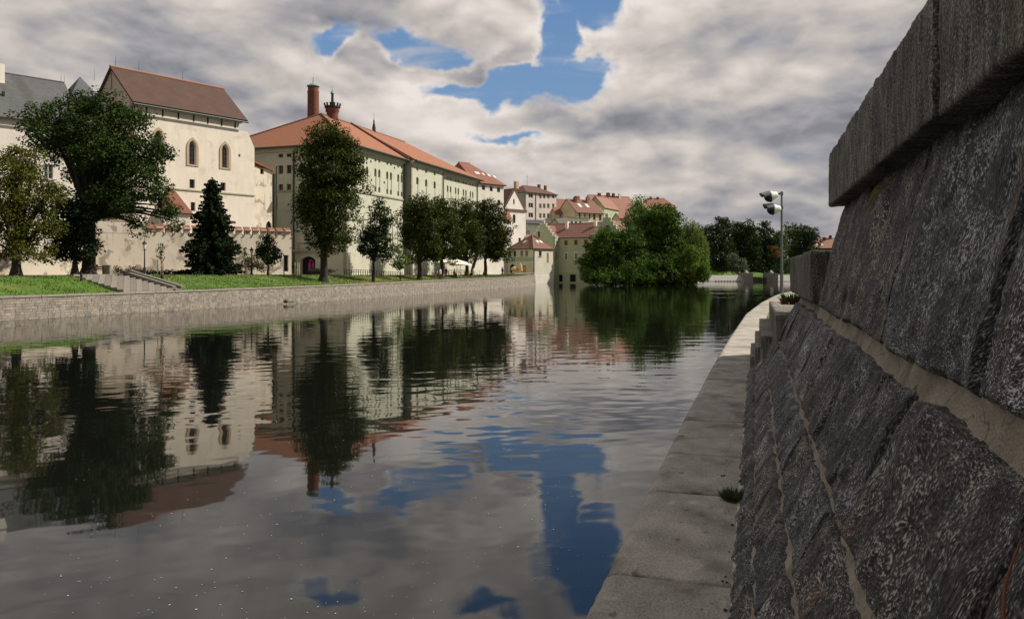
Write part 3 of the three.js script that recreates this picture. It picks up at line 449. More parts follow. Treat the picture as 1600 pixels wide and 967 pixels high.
{ // steps from the path up into the bank beyond the end of the wall
  const t = thing('stone_steps', 'four wide granite steps rising from the path past the wall end', 'steps', NW.p(13, PATH_Y, 0.2)), r = rng(33);
  const S = [[10.55, 0.25, 0.95, -0.59, -1.0], [11.3, 0.075, 0.62, -0.92, -1.3], [12.05, 0.0, 0.5, -1.15, -1.5], [12.9, -0.075, 0.4, -1.38, -1.62]];
  for (const [u0, l0, l1, top, low] of S) { const n = 4, u1 = 15.25; for (let i = 0; i < n; i++) { const a = lerp(u0, u1, i / n), b = lerp(u0, u1, (i + 1) / n), g = roughStone(b - a - 0.012, top - low, l1 - l0, { r: 0.012, amp: 0.005, cell: 0.05, seed: i + u0 }); g.translate((a + b) / 2, EYE + (top + low) / 2 + (r() - 0.5) * 0.01, (l0 + l1) / 2); part(t, 'step_block', NW.put(g), M.step[i % 3]); } }
  part(t, 'step_core', NW.put(box(4.6, 0.7, 0.6, 12.95, PATH_Y + 0.3, 0.68)), M.cap[1]);
}
const EDGE = [[-6, -0.785], [4.09, -0.771], [8.47, -0.748], [12.5, -0.7], [16.84, -0.637], [19.3, -0.58], [29.1, -0.33], [39.4, 0.28], [49, 1.07], [54, 1.6], [70, 4.2], [100, 11], [150, 26], [215, 52]];
const edgeL = (u) => { for (let i = 0; i + 1 < EDGE.length; i++) if (u <= EDGE[i + 1][0]) { const k = (u - EDGE[i][0]) / (EDGE[i + 1][0] - EDGE[i][0]); return lerp(EDGE[i][1], EDGE[i + 1][1], k); } return EDGE[EDGE.length - 1][1]; };
const pathIn = (u) => (u < 15.4 ? -0.085 : edgeL(u) + 0.72 + 0.2 * sstep(15, 40, u));
{
  const path = setting('riverside_path', (() => { const rows = []; for (let u = -6; u <= 215; u += u < 60 ? 0.5 : 5) rows.push([NW.p(u, PATH_Y - 0.04, edgeL(u) + 0.03), NW.p(u, PATH_Y - 0.04, pathIn(u) + 0.05)]); return strip(rows); })(), M.bed);
  const face = []; for (let u = -6; u <= 215; u += u < 60 ? 0.5 : 5) face.push([NW.p(u, -1.3, edgeL(u) - 0.04), NW.p(u, PATH_Y - 0.2, edgeL(u) + 0.05)]);
  part(path, 'quay_face', (() => { const g = strip(face); return boxUV(g); })(), M.quayPlain);
  const js = [-4.9, -3.4, -1.8, -0.2, 1.1, 2.5, 4.09, 5.7, 6.92, 8.47, 10.15, 11.7, 13.4, 15.1]; while (js[js.length - 1] < 110) js.push(js[js.length - 1] + 1.5 + 0.35 * Math.sin(js.length * 2.3) + (js[js.length - 1] > 56 ? 3 : 0));
  const r = rng(44);
  for (let i = 0; i + 1 < js.length; i++) {
    const u0 = js[i] + 0.009, u1 = js[i + 1] - 0.009, near = u0 < 12, nu = near ? Math.round((u1 - u0) / 0.03) : 8, dz = (r() - 0.5) * 0.008, o1 = r() * 7, o2 = r() * 7, seed = i * 3.7, skew = u0 < 20 ? -0.0 : 0;
    const cs = [[0, -0.3], [0, -0.1], [0.004, -0.07], [0.014, -0.04], [0.032, -0.017], [0.06, -0.004], [0.09, 0]], nb = near ? 22 : 5;
    const rowsN = cs.length + nb;
    const g = gridGeo(nu + 2, rowsN - 1, (a, b) => {
      const ai = Math.round(a * (nu + 2)), u = lerp(u0, u1, clamp((ai - 1) / nu)), endDrop = ai === 0 || ai === nu + 2 ? -0.05 : ai === 1 || ai === nu + 1 ? -0.006 : 0, k = Math.round(b * (rowsN - 1)), e = edgeL(u), inn = pathIn(u);
      const chip = 0.008 * Math.max(0, noise2(u * 4 + seed, 3.3)) + 0.004 * noise2(u * 14, seed);
      let L, y; if (k < cs.length) { L = e + cs[k][0] + chip; y = cs[k][1]; } else { L = lerp(e + 0.09, inn + 0.03, (k - cs.length + 1) / nb); y = 0; }
      return NW.p(u, PATH_Y + y + endDrop + dz + 0.003 * noise2(u * 3 + seed, L * 3) + 0.0012 * noise2(u * 15, L * 15), L);
    }, (a, b, p) => [lerp(u0, u1, a) + o1, b * 0.95 + o2]);
    part(path, 'slab', g, M.slab[Math.floor(r() * 3)]);
  }
  // line of mortar where the wall meets the path
  part(path, 'mortar_line', gridGeo(520, 4, (a, b) => { const u = lerp(-3, 12.6, a), w = 0.028 + 0.012 * noise2(u * 4, 1.1) + 0.006 * noise2(u * 17, 2); return NW.p(u, PATH_Y + 0.006 + 0.03 * b * b, lerp(-0.085 - w, -0.07, b) ); }, (a, b) => [a * 15.6, b * 0.08]), mat([1.5, 1.45, 1.4], { map: T.mortar, roughness: 0.95 }));
  // land behind the wall and grass beyond the steps
  const land = []; for (const [u, H, l0] of [[-40, 0.55, 0.95], [7.0, 0.55, 0.95], [7.02, -0.36, 0.95], [11.4, -0.38, 0.95], [11.45, -0.62, 0.9], [15.3, -0.62, 0.9], [15.4, -1.5, 0.62]]) land.push([NW.p(u, EYE + H, l0), NW.p(u, EYE + H, 5), NW.p(u, EYE + H, 120)]);
  for (let u = 16.5; u <= 215; u += 3) land.push([NW.p(u, EYE - 1.59, pathIn(u) - 0.02), NW.p(u, EYE - 1.5, pathIn(u) + 2), NW.p(u, EYE - 0.9, pathIn(u) + 60)]);
  setting('near_bank_ground', strip(land), M.grass);
  const pos = []; for (let n = 0; n < 2600; n++) { const u = 15.6 + 34 * r() * r(), L = pathIn(u) - 0.05 + 1.1 * r(), p = NW.p(u, EYE - 1.6, L), h = 0.04 + 0.12 * r() * r(), a = r() * 6.28, w = 0.008 + 0.012 * r(); pos.push(p.x - Math.cos(a) * w, p.y - 0.01, p.z - Math.sin(a) * w, p.x + Math.cos(a) * w, p.y - 0.01, p.z + Math.sin(a) * w, p.x + (r() - 0.5) * 0.09, p.y + h, p.z + (r() - 0.5) * 0.09); }
  const g = new THREE.BufferGeometry(); g.setAttribute('position', new THREE.Float32BufferAttribute(pos, 3)); g.computeVertexNormals(); g.setAttribute('uv', new THREE.Float32BufferAttribute(new Float32Array(pos.length / 3 * 2).map((_, i) => pos[Math.floor(i / 2) * 3 + (i & 1 ? 2 : 0)]), 2));
  const o = mesh('verge_grass', g, mat([1.5, 1.25, 1.1], { map: T.grass, roughness: 1 })); scene.add(o); tag(o, 'yellowing grass along the inner edge of the stone path', 'grass', null, 'stuff');
}
// weeds and dry stems in the joints
function blades(seed, n, c, spread, h, w, lean) { const r = rng(seed), pos = [], nrm = []; for (let i = 0; i < n; i++) { const a = r() * 6.28, d = spread * Math.sqrt(r()), x = c.x + Math.cos(a) * d, z = c.z + Math.sin(a) * d, hh = h * (0.4 + 0.6 * r()), b = r() * 6.28, ww = w * (0.5 + r()), tx = x + Math.cos(a) * lean * r(), tz = z + Math.sin(a) * lean * r(); pos.push(x - Math.cos(b) * ww, c.y, z - Math.sin(b) * ww, x + Math.cos(b) * ww, c.y, z + Math.sin(b) * ww, tx, c.y + hh, tz); } const g = new THREE.BufferGeometry(); g.setAttribute('position', new THREE.Float32BufferAttribute(pos, 3)); g.computeVertexNormals(); g.setAttribute('uv', new THREE.Float32BufferAttribute(new Float32Array(pos.length / 3 * 2), 2)); return g; }
{
  const a = thing('weed_tuft', 'small dark green weed tuft at the foot of the granite wall', 'weed', NW.p(5.62, PATH_Y, -0.12)); const m = mat([0.05, 0.075, 0.02], { side: THREE.DoubleSide });
  part(a, 'leaves', blades(3, 420, NW.p(5.62, PATH_Y + 0.004, -0.14), 0.075, 0.075, 0.006, 0.07), m);
  part(a, 'moss', gridGeo(12, 12, (i, j) => { const x = (i - 0.5) * 2, y = (j - 0.5) * 2, d = Math.hypot(x, y); return NW.p(5.62 + x * 0.1, PATH_Y + 0.03 * Math.max(0, 1 - d * d) - 0.004 + 0.004 * noise2(x * 6, y * 6), -0.13 + y * 0.07); }, () => [0, 0]), mat([0.06, 0.065, 0.025]));
  const b = thing('dry_plant', 'thin dry reddish stalk standing against the granite wall', 'plant', NW.p(1.5, EYE - 0.8, 0.3));
  part(b, 'stalk', tube([NW.p(1.5, EYE - 0.62, 0.40), NW.p(1.51, EYE - 0.54, 0.405), NW.p(1.5, EYE - 0.455, 0.425)], 0.0035, 0.0018, 5), mat([0.22, 0.075, 0.03]));
  const c = thing('grass_wisp', 'wisp of dry yellow grass under the overhanging cap stone', 'grass wisp', NW.p(4.7, EYE + 0.5, 0.7));
  for (let i = 0; i < 7; i++) part(c, 'blade', tube([NW.p(4.72 + i * 0.03, EYE + 0.46, 0.72), NW.p(4.7 + i * 0.04, EYE + 0.47 - 0.01 * i, 0.66), NW.p(4.66 + i * 0.05, EYE + 0.4 - 0.02 * i, 0.6)], 0.0035, 0.0015, 4), mat([0.22, 0.19, 0.06]));
  const d = thing('leafy_weed', 'green and red leafed weed hanging below the lower cap stone', 'weed', NW.p(11.0, EYE - 0.5, 0.5));
  part(d, 'leaves', blades(8, 160, NW.p(10.95, EYE - 0.44, 0.5), 0.16, 0.14, 0.014, 0.1), mat([0.09, 0.11, 0.025], { side: THREE.DoubleSide })); part(d, 'leaves', blades(9, 60, NW.p(10.9, EYE - 0.47, 0.44), 0.1, 0.1, 0.012, 0.08), mat([0.16, 0.03, 0.02], { side: THREE.DoubleSide }));
}
// floodlight mast beside the path
{
  const b = at(1222, 51, PATH_Y), t = thing('floodlight_mast', 'slim grey mast with two hooded floodlights beside the river path', 'floodlight', b), P = (x, y, z = 0) => V(b.x + x, b.y + y, b.z + z);
  part(t, 'lower_post', cyl(0.115, 0.11, 1.45, b.x, b.y - 0.05, b.z, 12), M.zinc); part(t, 'collar', cyl(0.14, 0.14, 0.1, b.x, b.y + 1.38, b.z, 12), M.zinc);
  part(t, 'post', cyl(0.085, 0.06, 5.2, b.x, b.y + 1.45, b.z, 12), M.zinc);
  for (const [h, dx, tilt] of [[6.42, 0, 0.28], [5.5, 0.05, 0.1]]) {
    const H = new THREE.Group(); const m4 = new THREE.Matrix4().makeRotationZ(tilt).scale(V(1.08, 1.08, 1.08)).setPosition(b.x - 0.28 + dx * 4, b.y + h + 0.05, b.z);
    const q = (g) => g.applyMatrix4(m4);
    const head = part(t, 'floodlight_head', q(boxUV(new THREE.LatheGeometry([[0.001, 0.02], [0.16, 0.02], [0.2, 0.12], [0.3, 0.34], [0.34, 0.5], [0.33, 0.52]].map(([x, y]) => new THREE.Vector2(x, y)), 22).rotateZ(Math.PI / 2))), M.lampWhite);
    part(head, 'lens', q(boxUV(new THREE.SphereGeometry(0.335, 20, 12, 0, Math.PI * 2, 0, Math.PI / 2).scale(1, 0.95, 1).rotateZ(Math.PI / 2).translate(-0.5, 0, 0))), M.lampDark);
    const hood = new THREE.CylinderGeometry(0.37, 0.37, 0.55, 24, 6, true, Math.PI * 0.5 - 1.35, 2.7).rotateZ(Math.PI / 2); const hp = hood.attributes.position; for (let i = 0; i < hp.count; i++) { const y = hp.getY(i); if (hp.getX(i) < 0) hp.setX(i, hp.getX(i) * clamp(0.2 + (y + 0.02) * 2.4, 0.1, 1)); hp.setX(i, hp.getX(i) - 0.72); }
    hood.computeVertexNormals(); part(head, 'hood', q(boxUV(merge([hood, hood.clone().scale(0.985, 0.955, 0.955)]))), M.lampGrey); part(head, 'rim', q(boxUV(new THREE.TorusGeometry(0.345, 0.025, 6, 24).rotateY(Math.PI / 2).translate(-0.5, 0, 0))), M.lampDark);
    part(t, 'bracket', merge([tube([P(0.02, h + 0.12), P(-0.18 + dx * 4, h + 0.08), P(-0.34 + dx * 4, h + 0.03)], 0.07, 0.06, 8), cyl(0.11, 0.11, 0.2, b.x, b.y + h, b.z, 12)]), M.zinc);
  }
}
// specks of foam and pollen drifting on the water
{
  const r = rng(55), n = 620, g = new THREE.CircleGeometry(1, 7).rotateX(-Math.PI / 2), o = new THREE.InstancedMesh(g, M.foam, n), m = new THREE.Matrix4(), q = new THREE.Quaternion();
  for (let i = 0; i < n; i++) { const z = 7.5 + 11 * Math.pow(r(), 1.5), x = -0.62 * z + (0.75 * z) * Math.pow(r(), 0.8), k = 0.003 + 0.009 * r() * r(); const cl = noise2(x * 0.4, z * 0.4) > -0.15 ? 1 : 0.4; q.setFromAxisAngle(V(0, 1, 0), r() * 6); m.compose(V(x, 0.006, -z), q, V(k * cl * (1 + r()), 1, k * cl)); o.setMatrixAt(i, m); }
  o.name = 'foam_specks'; scene.add(o); tag(o, 'tiny pale specks of foam floating on the river', 'foam', null, 'stuff');
}

// crumbs of mortar and grit on the path along the wall
{ const r = rng(91), list = []; for (let i = 0; i < 60; i++) { const u = 1.5 + 7 * r() * r(), k = 0.004 + 0.008 * r() * r(), p = NW.p(u, PATH_Y + k * 0.4, -0.13 - 0.16 * r() * r()); list.push(new THREE.DodecahedronGeometry(k, 0).scale(1, 0.6, 1).rotateY(r() * 6).translate(p.x, p.y, p.z)); } const o = mesh('grit_crumbs', boxUV(merge(list)), M.bed); scene.add(o); tag(o, 'dark crumbs of grit lying on the path along the wall', 'grit', null, 'stuff'); }
// ------------------------------------------------------------------ the castle
const GY = 2.9;                                                  // ground level of the promenade
const gableRoof = (fr, u0, u1, z0, z1, yE, yR, { over = 0.5, end = 0.35, th = 0.2, zr = (z0 + z1) / 2 } = {}) => {   // z0 = front eaves line (larger z), z1 = back
  const s = (yR - yE) / (z0 - zr), e = yE - s * over; const P = (u, y, z) => fr.p(u, y, z);
  return [slabGeo([P(u0 - end, e, z0 + over), P(u1 + end, e, z0 + over), P(u1 + end, yR, zr), P(u0 - end, yR, zr)], th), slabGeo([P(u1 + end, e, z1 - over), P(u0 - end, e, z1 - over), P(u0 - end, yR, zr), P(u1 + end, yR, zr)], th)];
};
const hipRoof = (fr, u0, u1, z0, z1, yE, yR, hip0, hip1, { over = 0.5, th = 0.2 } = {}) => {
  const zr = (z0 + z1) / 2, s = (yR - yE) / (z0 - zr), e = yE - s * over, a = fr.p(u0 - over, e, z0 + over), b = fr.p(u1 + over, e, z0 + over), c = fr.p(u1 + over, e, z1 - over), d = fr.p(u0 - over, e, z1 - over), r0 = fr.p(u0 + hip0, yR, zr), r1 = fr.p(u1 - hip1, yR, zr);
  const three = (...q) => slabGeo(q.filter((p, i) => q.findIndex((o) => o.distanceTo(p) < 1e-3) === i), th);
  return [three(a, b, r1, r0), three(c, d, r0, r1), three(b, c, r1), three(d, a, r0)];
};
const ridgeCap = (a, b, r = 0.14) => tube([a, a.clone().lerp(b, 0.5), b], r, r, 6);
const CF = Frame.at(375, 107, 38);                               // the hall's river front
{
  const u0 = CF.u(206)[0], u1 = CF.u(379)[0], yE = 24.6, t = thing('castle_hall', 'tall cream castle hall with pointed windows and steep brown tiled roof', 'building', CF.p(-8, GY, -6));
  const hs = [], W = [];
  for (const [px, y0, y1, w] of [[247, 203, 252, 1.05], [300, 219, 257, 1.0], [351, 225, 262, 1.0]]) { const [u, yt] = CF.u(px, y0), yb = CF.u(px, y1)[1]; W.push({ u, y: yb, w, h: yt - yb, arch: 'gothic', big: 1 }); }
  for (const [px, py, w, h] of [[299.6, 287, 0.75, 1.15], [348, 291.5, 0.75, 1.1], [301, 322.7, 0.65, 1.15], [373.5, 243, 0.3, 0.4], [250, 318, 0.6, 1.0], [243, 282, 0.7, 1.1]]) { const [u, y] = CF.u(px, py); W.push({ u, y: y - h / 2, w, h }); }
  const [ux, yx] = CF.u(370.6, 203), [uy, yy] = CF.u(386.5, 206), [uz, yz] = CF.u(397, 231), [ul] = CF.u(397.5, 420);
  part(t, 'wall', wallGeo(CF, [[u0, 1.5], [ul, 1.5], [uz, yz], [uy, yy], [ux, yx], [u1 - 0.2, yE], [u0, yE]], W, 0.8), M.castle);
  part(t, 'wall', wallRun(CF, [[ul - 0.4, -0.9], [ul - 0.4, -9], [u0, -9], [u0, -0.9]], 1.5, yz - 1, 0.5), M.castle);
  for (const w of W) winPart(t, CF, w, w.big ? { set: 0.5, glass: M.leaded, frame: M.frameDark, bar: 0.09, cols: 2, rows: 5, surround: M.stoneTrim, surroundW: 0.34 } : { set: 0.35, glass: M.glass, frame: M.frameDark, bar: 0.06, cols: 1 });
  // gables and roof
  const zr = -5.2, yR = CF.off(0, zr).u(335, 136)[1], gb = (u) => wallGeo(CF.side(u, 0, 90), [[0, yE - 0.2], [0, yE], [-zr, yR - 0.25], [-2 * zr, yE], [-2 * zr, yE - 0.2]], [], 0.4);
  const gF = CF.side(u0, -10.4, 90);
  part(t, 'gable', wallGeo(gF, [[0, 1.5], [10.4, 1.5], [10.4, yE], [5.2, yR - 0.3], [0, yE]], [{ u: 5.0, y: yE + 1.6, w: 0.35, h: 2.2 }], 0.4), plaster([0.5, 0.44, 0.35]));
  winPart(t, gF, { u: 5.0, y: yE + 1.6, w: 0.35, h: 2.2 }, { name: 'loft_slit', glass: M.void });
  part(t, 'gable', wallGeo(CF.side(u1 - 0.4, -10.4, 90), [[0, yE - 1], [10.4, yE - 1], [10.4, yE], [5.2, yR - 0.3], [0, yE]], [], 0.4), M.castle);
  const rf = gableRoof(CF, u0, u1, 0, -10.4, yE, yR, { over: 0.75, end: 0.3, zr });
  const roof = part(t, 'roof', rf[0], M.roofBrown); part(t, 'roof', rf[1], M.roofBrown);
  part(roof, 'ridge', ridgeCap(CF.p(u0 - 0.3, yR, zr), CF.p(u1 + 0.3, yR, zr), 0.17), M.ridge);
  part(roof, 'gutter', CF.put(new THREE.CylinderGeometry(0.12, 0.12, u1 - u0 + 0.6, 8).rotateZ(Math.PI / 2).translate((u0 + u1) / 2, yE - 0.95, 0.85)), M.pipe);
  for (const px of [228, 253.5, 278, 302, 324, 345.6, 366.7]) { const [u] = CF.u(px); part(t, 'eaves_slot', CF.put(box(0.17, 0.85, 0.05, u, yE - 1.4, 0.02)), M.void); }
  for (const px of [183, 262, 327]) { const u = CF.u(px + 33)[0] - 4; part(roof, 'lightning_rod', CF.put(cyl(0.03, 0.012, 1.5, clamp(u, u0 + 0.4, u1 - 0.4), yR, zr, 5)), M.iron); }
  const [, yl] = CF.u(300, 297.5); part(t, 'string_course', CF.put(box(CF.u(397)[0] - u0, 0.16, 0.12, (CF.u(397)[0] + u0) / 2, yl, 0.06)), M.granaryTrim);
  // stone patches on the flaking corner
  // annex at the corner with its small tiled roof
  const A = CF.off(0, -0.9), a0 = A.u(394)[0], a1 = A.u(425)[0], yA = A.u(410, 263)[1];
  const aw = [{ u: A.u(409, 0)[0], y: A.u(409, 272)[1], w: 0.6, h: 0.75 }, { u: A.u(419.5, 0)[0], y: 3, w: 0.95, h: A.u(419.5, 345)[1] - 3, arch: 'gothic' }];
  part(t, 'annex_wall', wallGeo(A, [[a0, 1.5], [a1, 1.5], [a1, yA], [a0, yA]], aw, 0.5), M.oldWall); part(t, 'annex_wall', wallRun(A, [[a1 - 0.35, -0.5], [a1 - 0.35, -5]], 1.5, yA, 0.3), M.oldWall);
  winPart(t, A, aw[0], { glass: M.void }); winPart(t, A, aw[1], { name: 'door', glass: M.void });
  part(t, 'annex_roof', slabGeo([A.p(a0 - 0.1, yA + 1.6, -2.6), A.p(a0 - 0.1, yA + 0.95, 0.35), A.p(a1 + 0.35, yA - 0.15, 0.35), A.p(a1 + 0.35, yA + 0.4, -2.6)], 0.2), M.roofClay);
  part(t, 'drainpipe', A.put(cyl(0.12, 0.12, yA - 2.4, a1 + 0.5, 2.9, 0.3, 8)), M.pipe);
}
{ // the wing with the slate roof, left of the hall
  const f = Frame.at(40, 84, 42), t = thing('castle_wing', 'white castle wing with long grey slate roof behind the oak', 'building', f.p(-10, GY, -5)), u0 = f.u(-160)[0], u1 = f.u(128)[0], yE = f.u(20, 178)[1], yR = f.off(0, -6).u(50, 121)[1];
  const W = []; for (const px of [-100, -40, 28, 75]) { const [u, y] = f.u(px, 268); W.push({ u, y: y - 0.8, w: 0.9, h: 1.6 }); }
  part(t, 'wall', wallGeo(f, [[u0, 1.5], [u1, 1.5], [u1, yE], [u0, yE]], W, 0.6), M.wing); part(t, 'wall', wallRun(f, [[u1 - 0.3, -0.6], [u1 - 0.3, -12], [u0, -12], [u0, -0.6]], 1.5, yE, 0.4), M.wing);
  for (const w of W) winPart(t, f, w, { frame: M.frameWhite, rows: 2, sill: M.whiteTrim });
  const g = gableRoof(f, u0, u1, 0, -12, yE, yR, { over: 0.5, end: 0.1 }); const roof = part(t, 'roof', g[0], M.slate); part(t, 'roof', g[1], M.slate);
  part(roof, 'ridge', ridgeCap(f.p(u0, yR, -6), f.p(u1, yR, -6), 0.1), M.slateDark); part(roof, 'gutter', f.put(new THREE.CylinderGeometry(0.1, 0.1, u1 - u0, 8).rotateZ(Math.PI / 2).translate((u0 + u1) / 2, yE - 0.55, 0.6)), M.pipe);
  for (const [px, py] of [[13, 126], [15, 153]]) { const u = f.u(px)[0], y = f.off(0, -3).u(px, py)[1], z = -6 * (y - yE) / (yR - yE); part(roof, 'roof_vent', f.put(box(0.22, 0.5, 0.3, u, y + 0.25, z)), M.iron); }
  const cu = f.off(0, -5).u(-7)[0], cy = f.off(0, -5).u(0, 101)[1]; part(roof, 'chimney', f.put(box(1.3, cy - yR + 2.2, 1.3, cu, (cy + yR - 2.2) / 2, -5)), M.white);
  for (const px of [103, 108]) part(roof, 'lightning_rod', f.off(0, -6).put(cyl(0.025, 0.012, 0.9, f.off(0, -6).u(px)[0] - 0.6, yR, 0, 5)), M.iron);
}
{ // pointed slate roof of the stair tower between wing and hall
  const f = Frame.at(128, 98, 40), t = thing('stair_tower', 'square stair tower with dark pointed slate roof between wing and hall', 'tower', f.p(0, GY, -2)), u0 = f.u(104)[0], u1 = f.u(178)[0], yE = f.u(140, 168)[1], yR = f.off(0, -3).u(145, 124)[1];
  part(t, 'wall', wallRun(f, [[u1, -0.3], [u1, -6], [u0, -6], [u0, -0.3], [u1, -0.3]], 1.5, yE, 0.3), M.wing);
  const h = hipRoof(f, u0, u1, 0, -6, yE, yR, 2.6, 3.0, { over: 0.3 }); h.forEach((g, i) => part(t, 'roof', g, M.slateDark));
  part(t, 'lightning_rod', f.put(cyl(0.025, 0.012, 1.4, u0 + 4.4, yR - 0.05, -3, 5)), M.iron);
}
{ // small gabled gatehouse below the hall
  const f = Frame.at(290, 99, 50), t = thing('gatehouse', 'small cream gatehouse with steep red tiled roof below the castle hall', 'building', f.p(-1, GY, -2)), u0 = f.u(255)[0], u1 = f.u(296)[0], yE = f.u(290, 326)[1], yR = f.u(272, 281)[1];
  part(t, 'wall', wallGeo(f, [[u0, 1.5], [u1, 1.5], [u1, yE], [u0, yE]], [], 0.5), M.castle); part(t, 'wall', wallRun(f, [[u1 - 0.3, -0.5], [u1 - 0.3, -3.6], [u0, -3.6], [u0, -0.5]], 1.5, yE, 0.3), M.castle);
  hipRoof(f, u0, u1, 0, -3.6, yE, yR, 1.6, 2.2, { over: 0.3 }).forEach((g) => part(t, 'roof', g, M.roofRed));
}
{ // rampart with tiled merlons
  const f = Frame.at(233, 92, 57.6), t = thing('rampart_wall', 'stained white rampart with red tiled merlons below the castle', 'wall', f.p(5, GY, -0.3)), u0 = f.u(60)[0], u1 = f.u(455)[0], yT = 7.75;
  const door = { u: f.u(446.5)[0], y: f.u(446, 424)[1], w: 0.62, h: 2.1 };
  part(t, 'wall', wallGeo(f, [[u0, 1.5], [u1, 1.5], [u1, yT], [u0, yT]], [door], 0.7), M.oldWall); winPart(t, f, door, { name: 'door', set: 0.4, glass: M.void });
  for (let u = f.u(229)[0]; u < u1 - 0.4; u += 1.02) {
    const w = 0.66, m = part(t, 'merlon', f.put(box(w, 0.85, 0.69, u + w / 2, yT + 0.425, -0.352)), M.oldWall);
    part(m, 'merlon_roof', slabGeo([f.p(u - 0.07, yT + 0.62, 0.16), f.p(u + w + 0.07, yT + 0.62, 0.16), f.p(u + w + 0.07, yT + 1.16, -0.82), f.p(u - 0.07, yT + 1.16, -0.82)], 0.1), M.roofRed);
    part(m, 'crenel_sill', slabGeo([f.p(u + w + 0.075, yT - 0.06, 0.1), f.p(u + 1.02 - 0.075, yT - 0.06, 0.1), f.p(u + 1.02 - 0.075, yT + 0.2, -0.75), f.p(u + w + 0.075, yT + 0.2, -0.75)], 0.07), M.roofRust);
  }
  part(t, 'wall', wallGeo(f.off(0, 0.02), [[u0, yT - 0.02], [f.u(228)[0], yT - 0.02], [f.u(228)[0], yT + 1.1], [u0, yT + 1.6]], [], 0.66), M.oldWall);
  // stair to the small door
  for (let i = 0; i < 6; i++) part(t, 'stair_step', f.put(box(0.3, 0.17 * (i + 1), 0.9, door.u - 2.2 + i * 0.3, GY - 0.1 + 0.085 * (i + 1), 0.47)), M.whiteTrim);
  part(t, 'stair_rail', merge([tube([f.p(door.u - 2.4, GY + 0.9, 0.95), f.p(door.u - 1.4, GY + 1.5, 0.95), f.p(door.u - 0.4, GY + 2.0, 0.95)], 0.03, 0.03, 6), tube([f.p(door.u - 2.35, GY, 0.95), f.p(door.u - 2.35, GY + 0.5, 0.95), f.p(door.u - 2.35, GY + 0.9, 0.95)], 0.03, 0.03, 6), tube([f.p(door.u - 0.5, GY, 0.95), f.p(door.u - 0.5, GY + 1, 0.95), f.p(door.u - 0.5, GY + 1.95, 0.95)], 0.03, 0.03, 6)]), M.iron);
}
{ // low garden wall behind the trees, left of the rampart
  const f = Frame.at(0, 73, 42), t = thing('garden_wall', 'low stained garden wall shaded by the trees beside the rampart', 'wall', f.p(0, GY, 0));
  part(t, 'wall', f.put(box(40, 2.2, 0.45, -12, GY + 1.0, -0.225)), M.oldWall); part(t, 'coping', f.put(box(40.1, 0.12, 0.6, -12, GY + 2.163, -0.225)), M.roofRust);
}

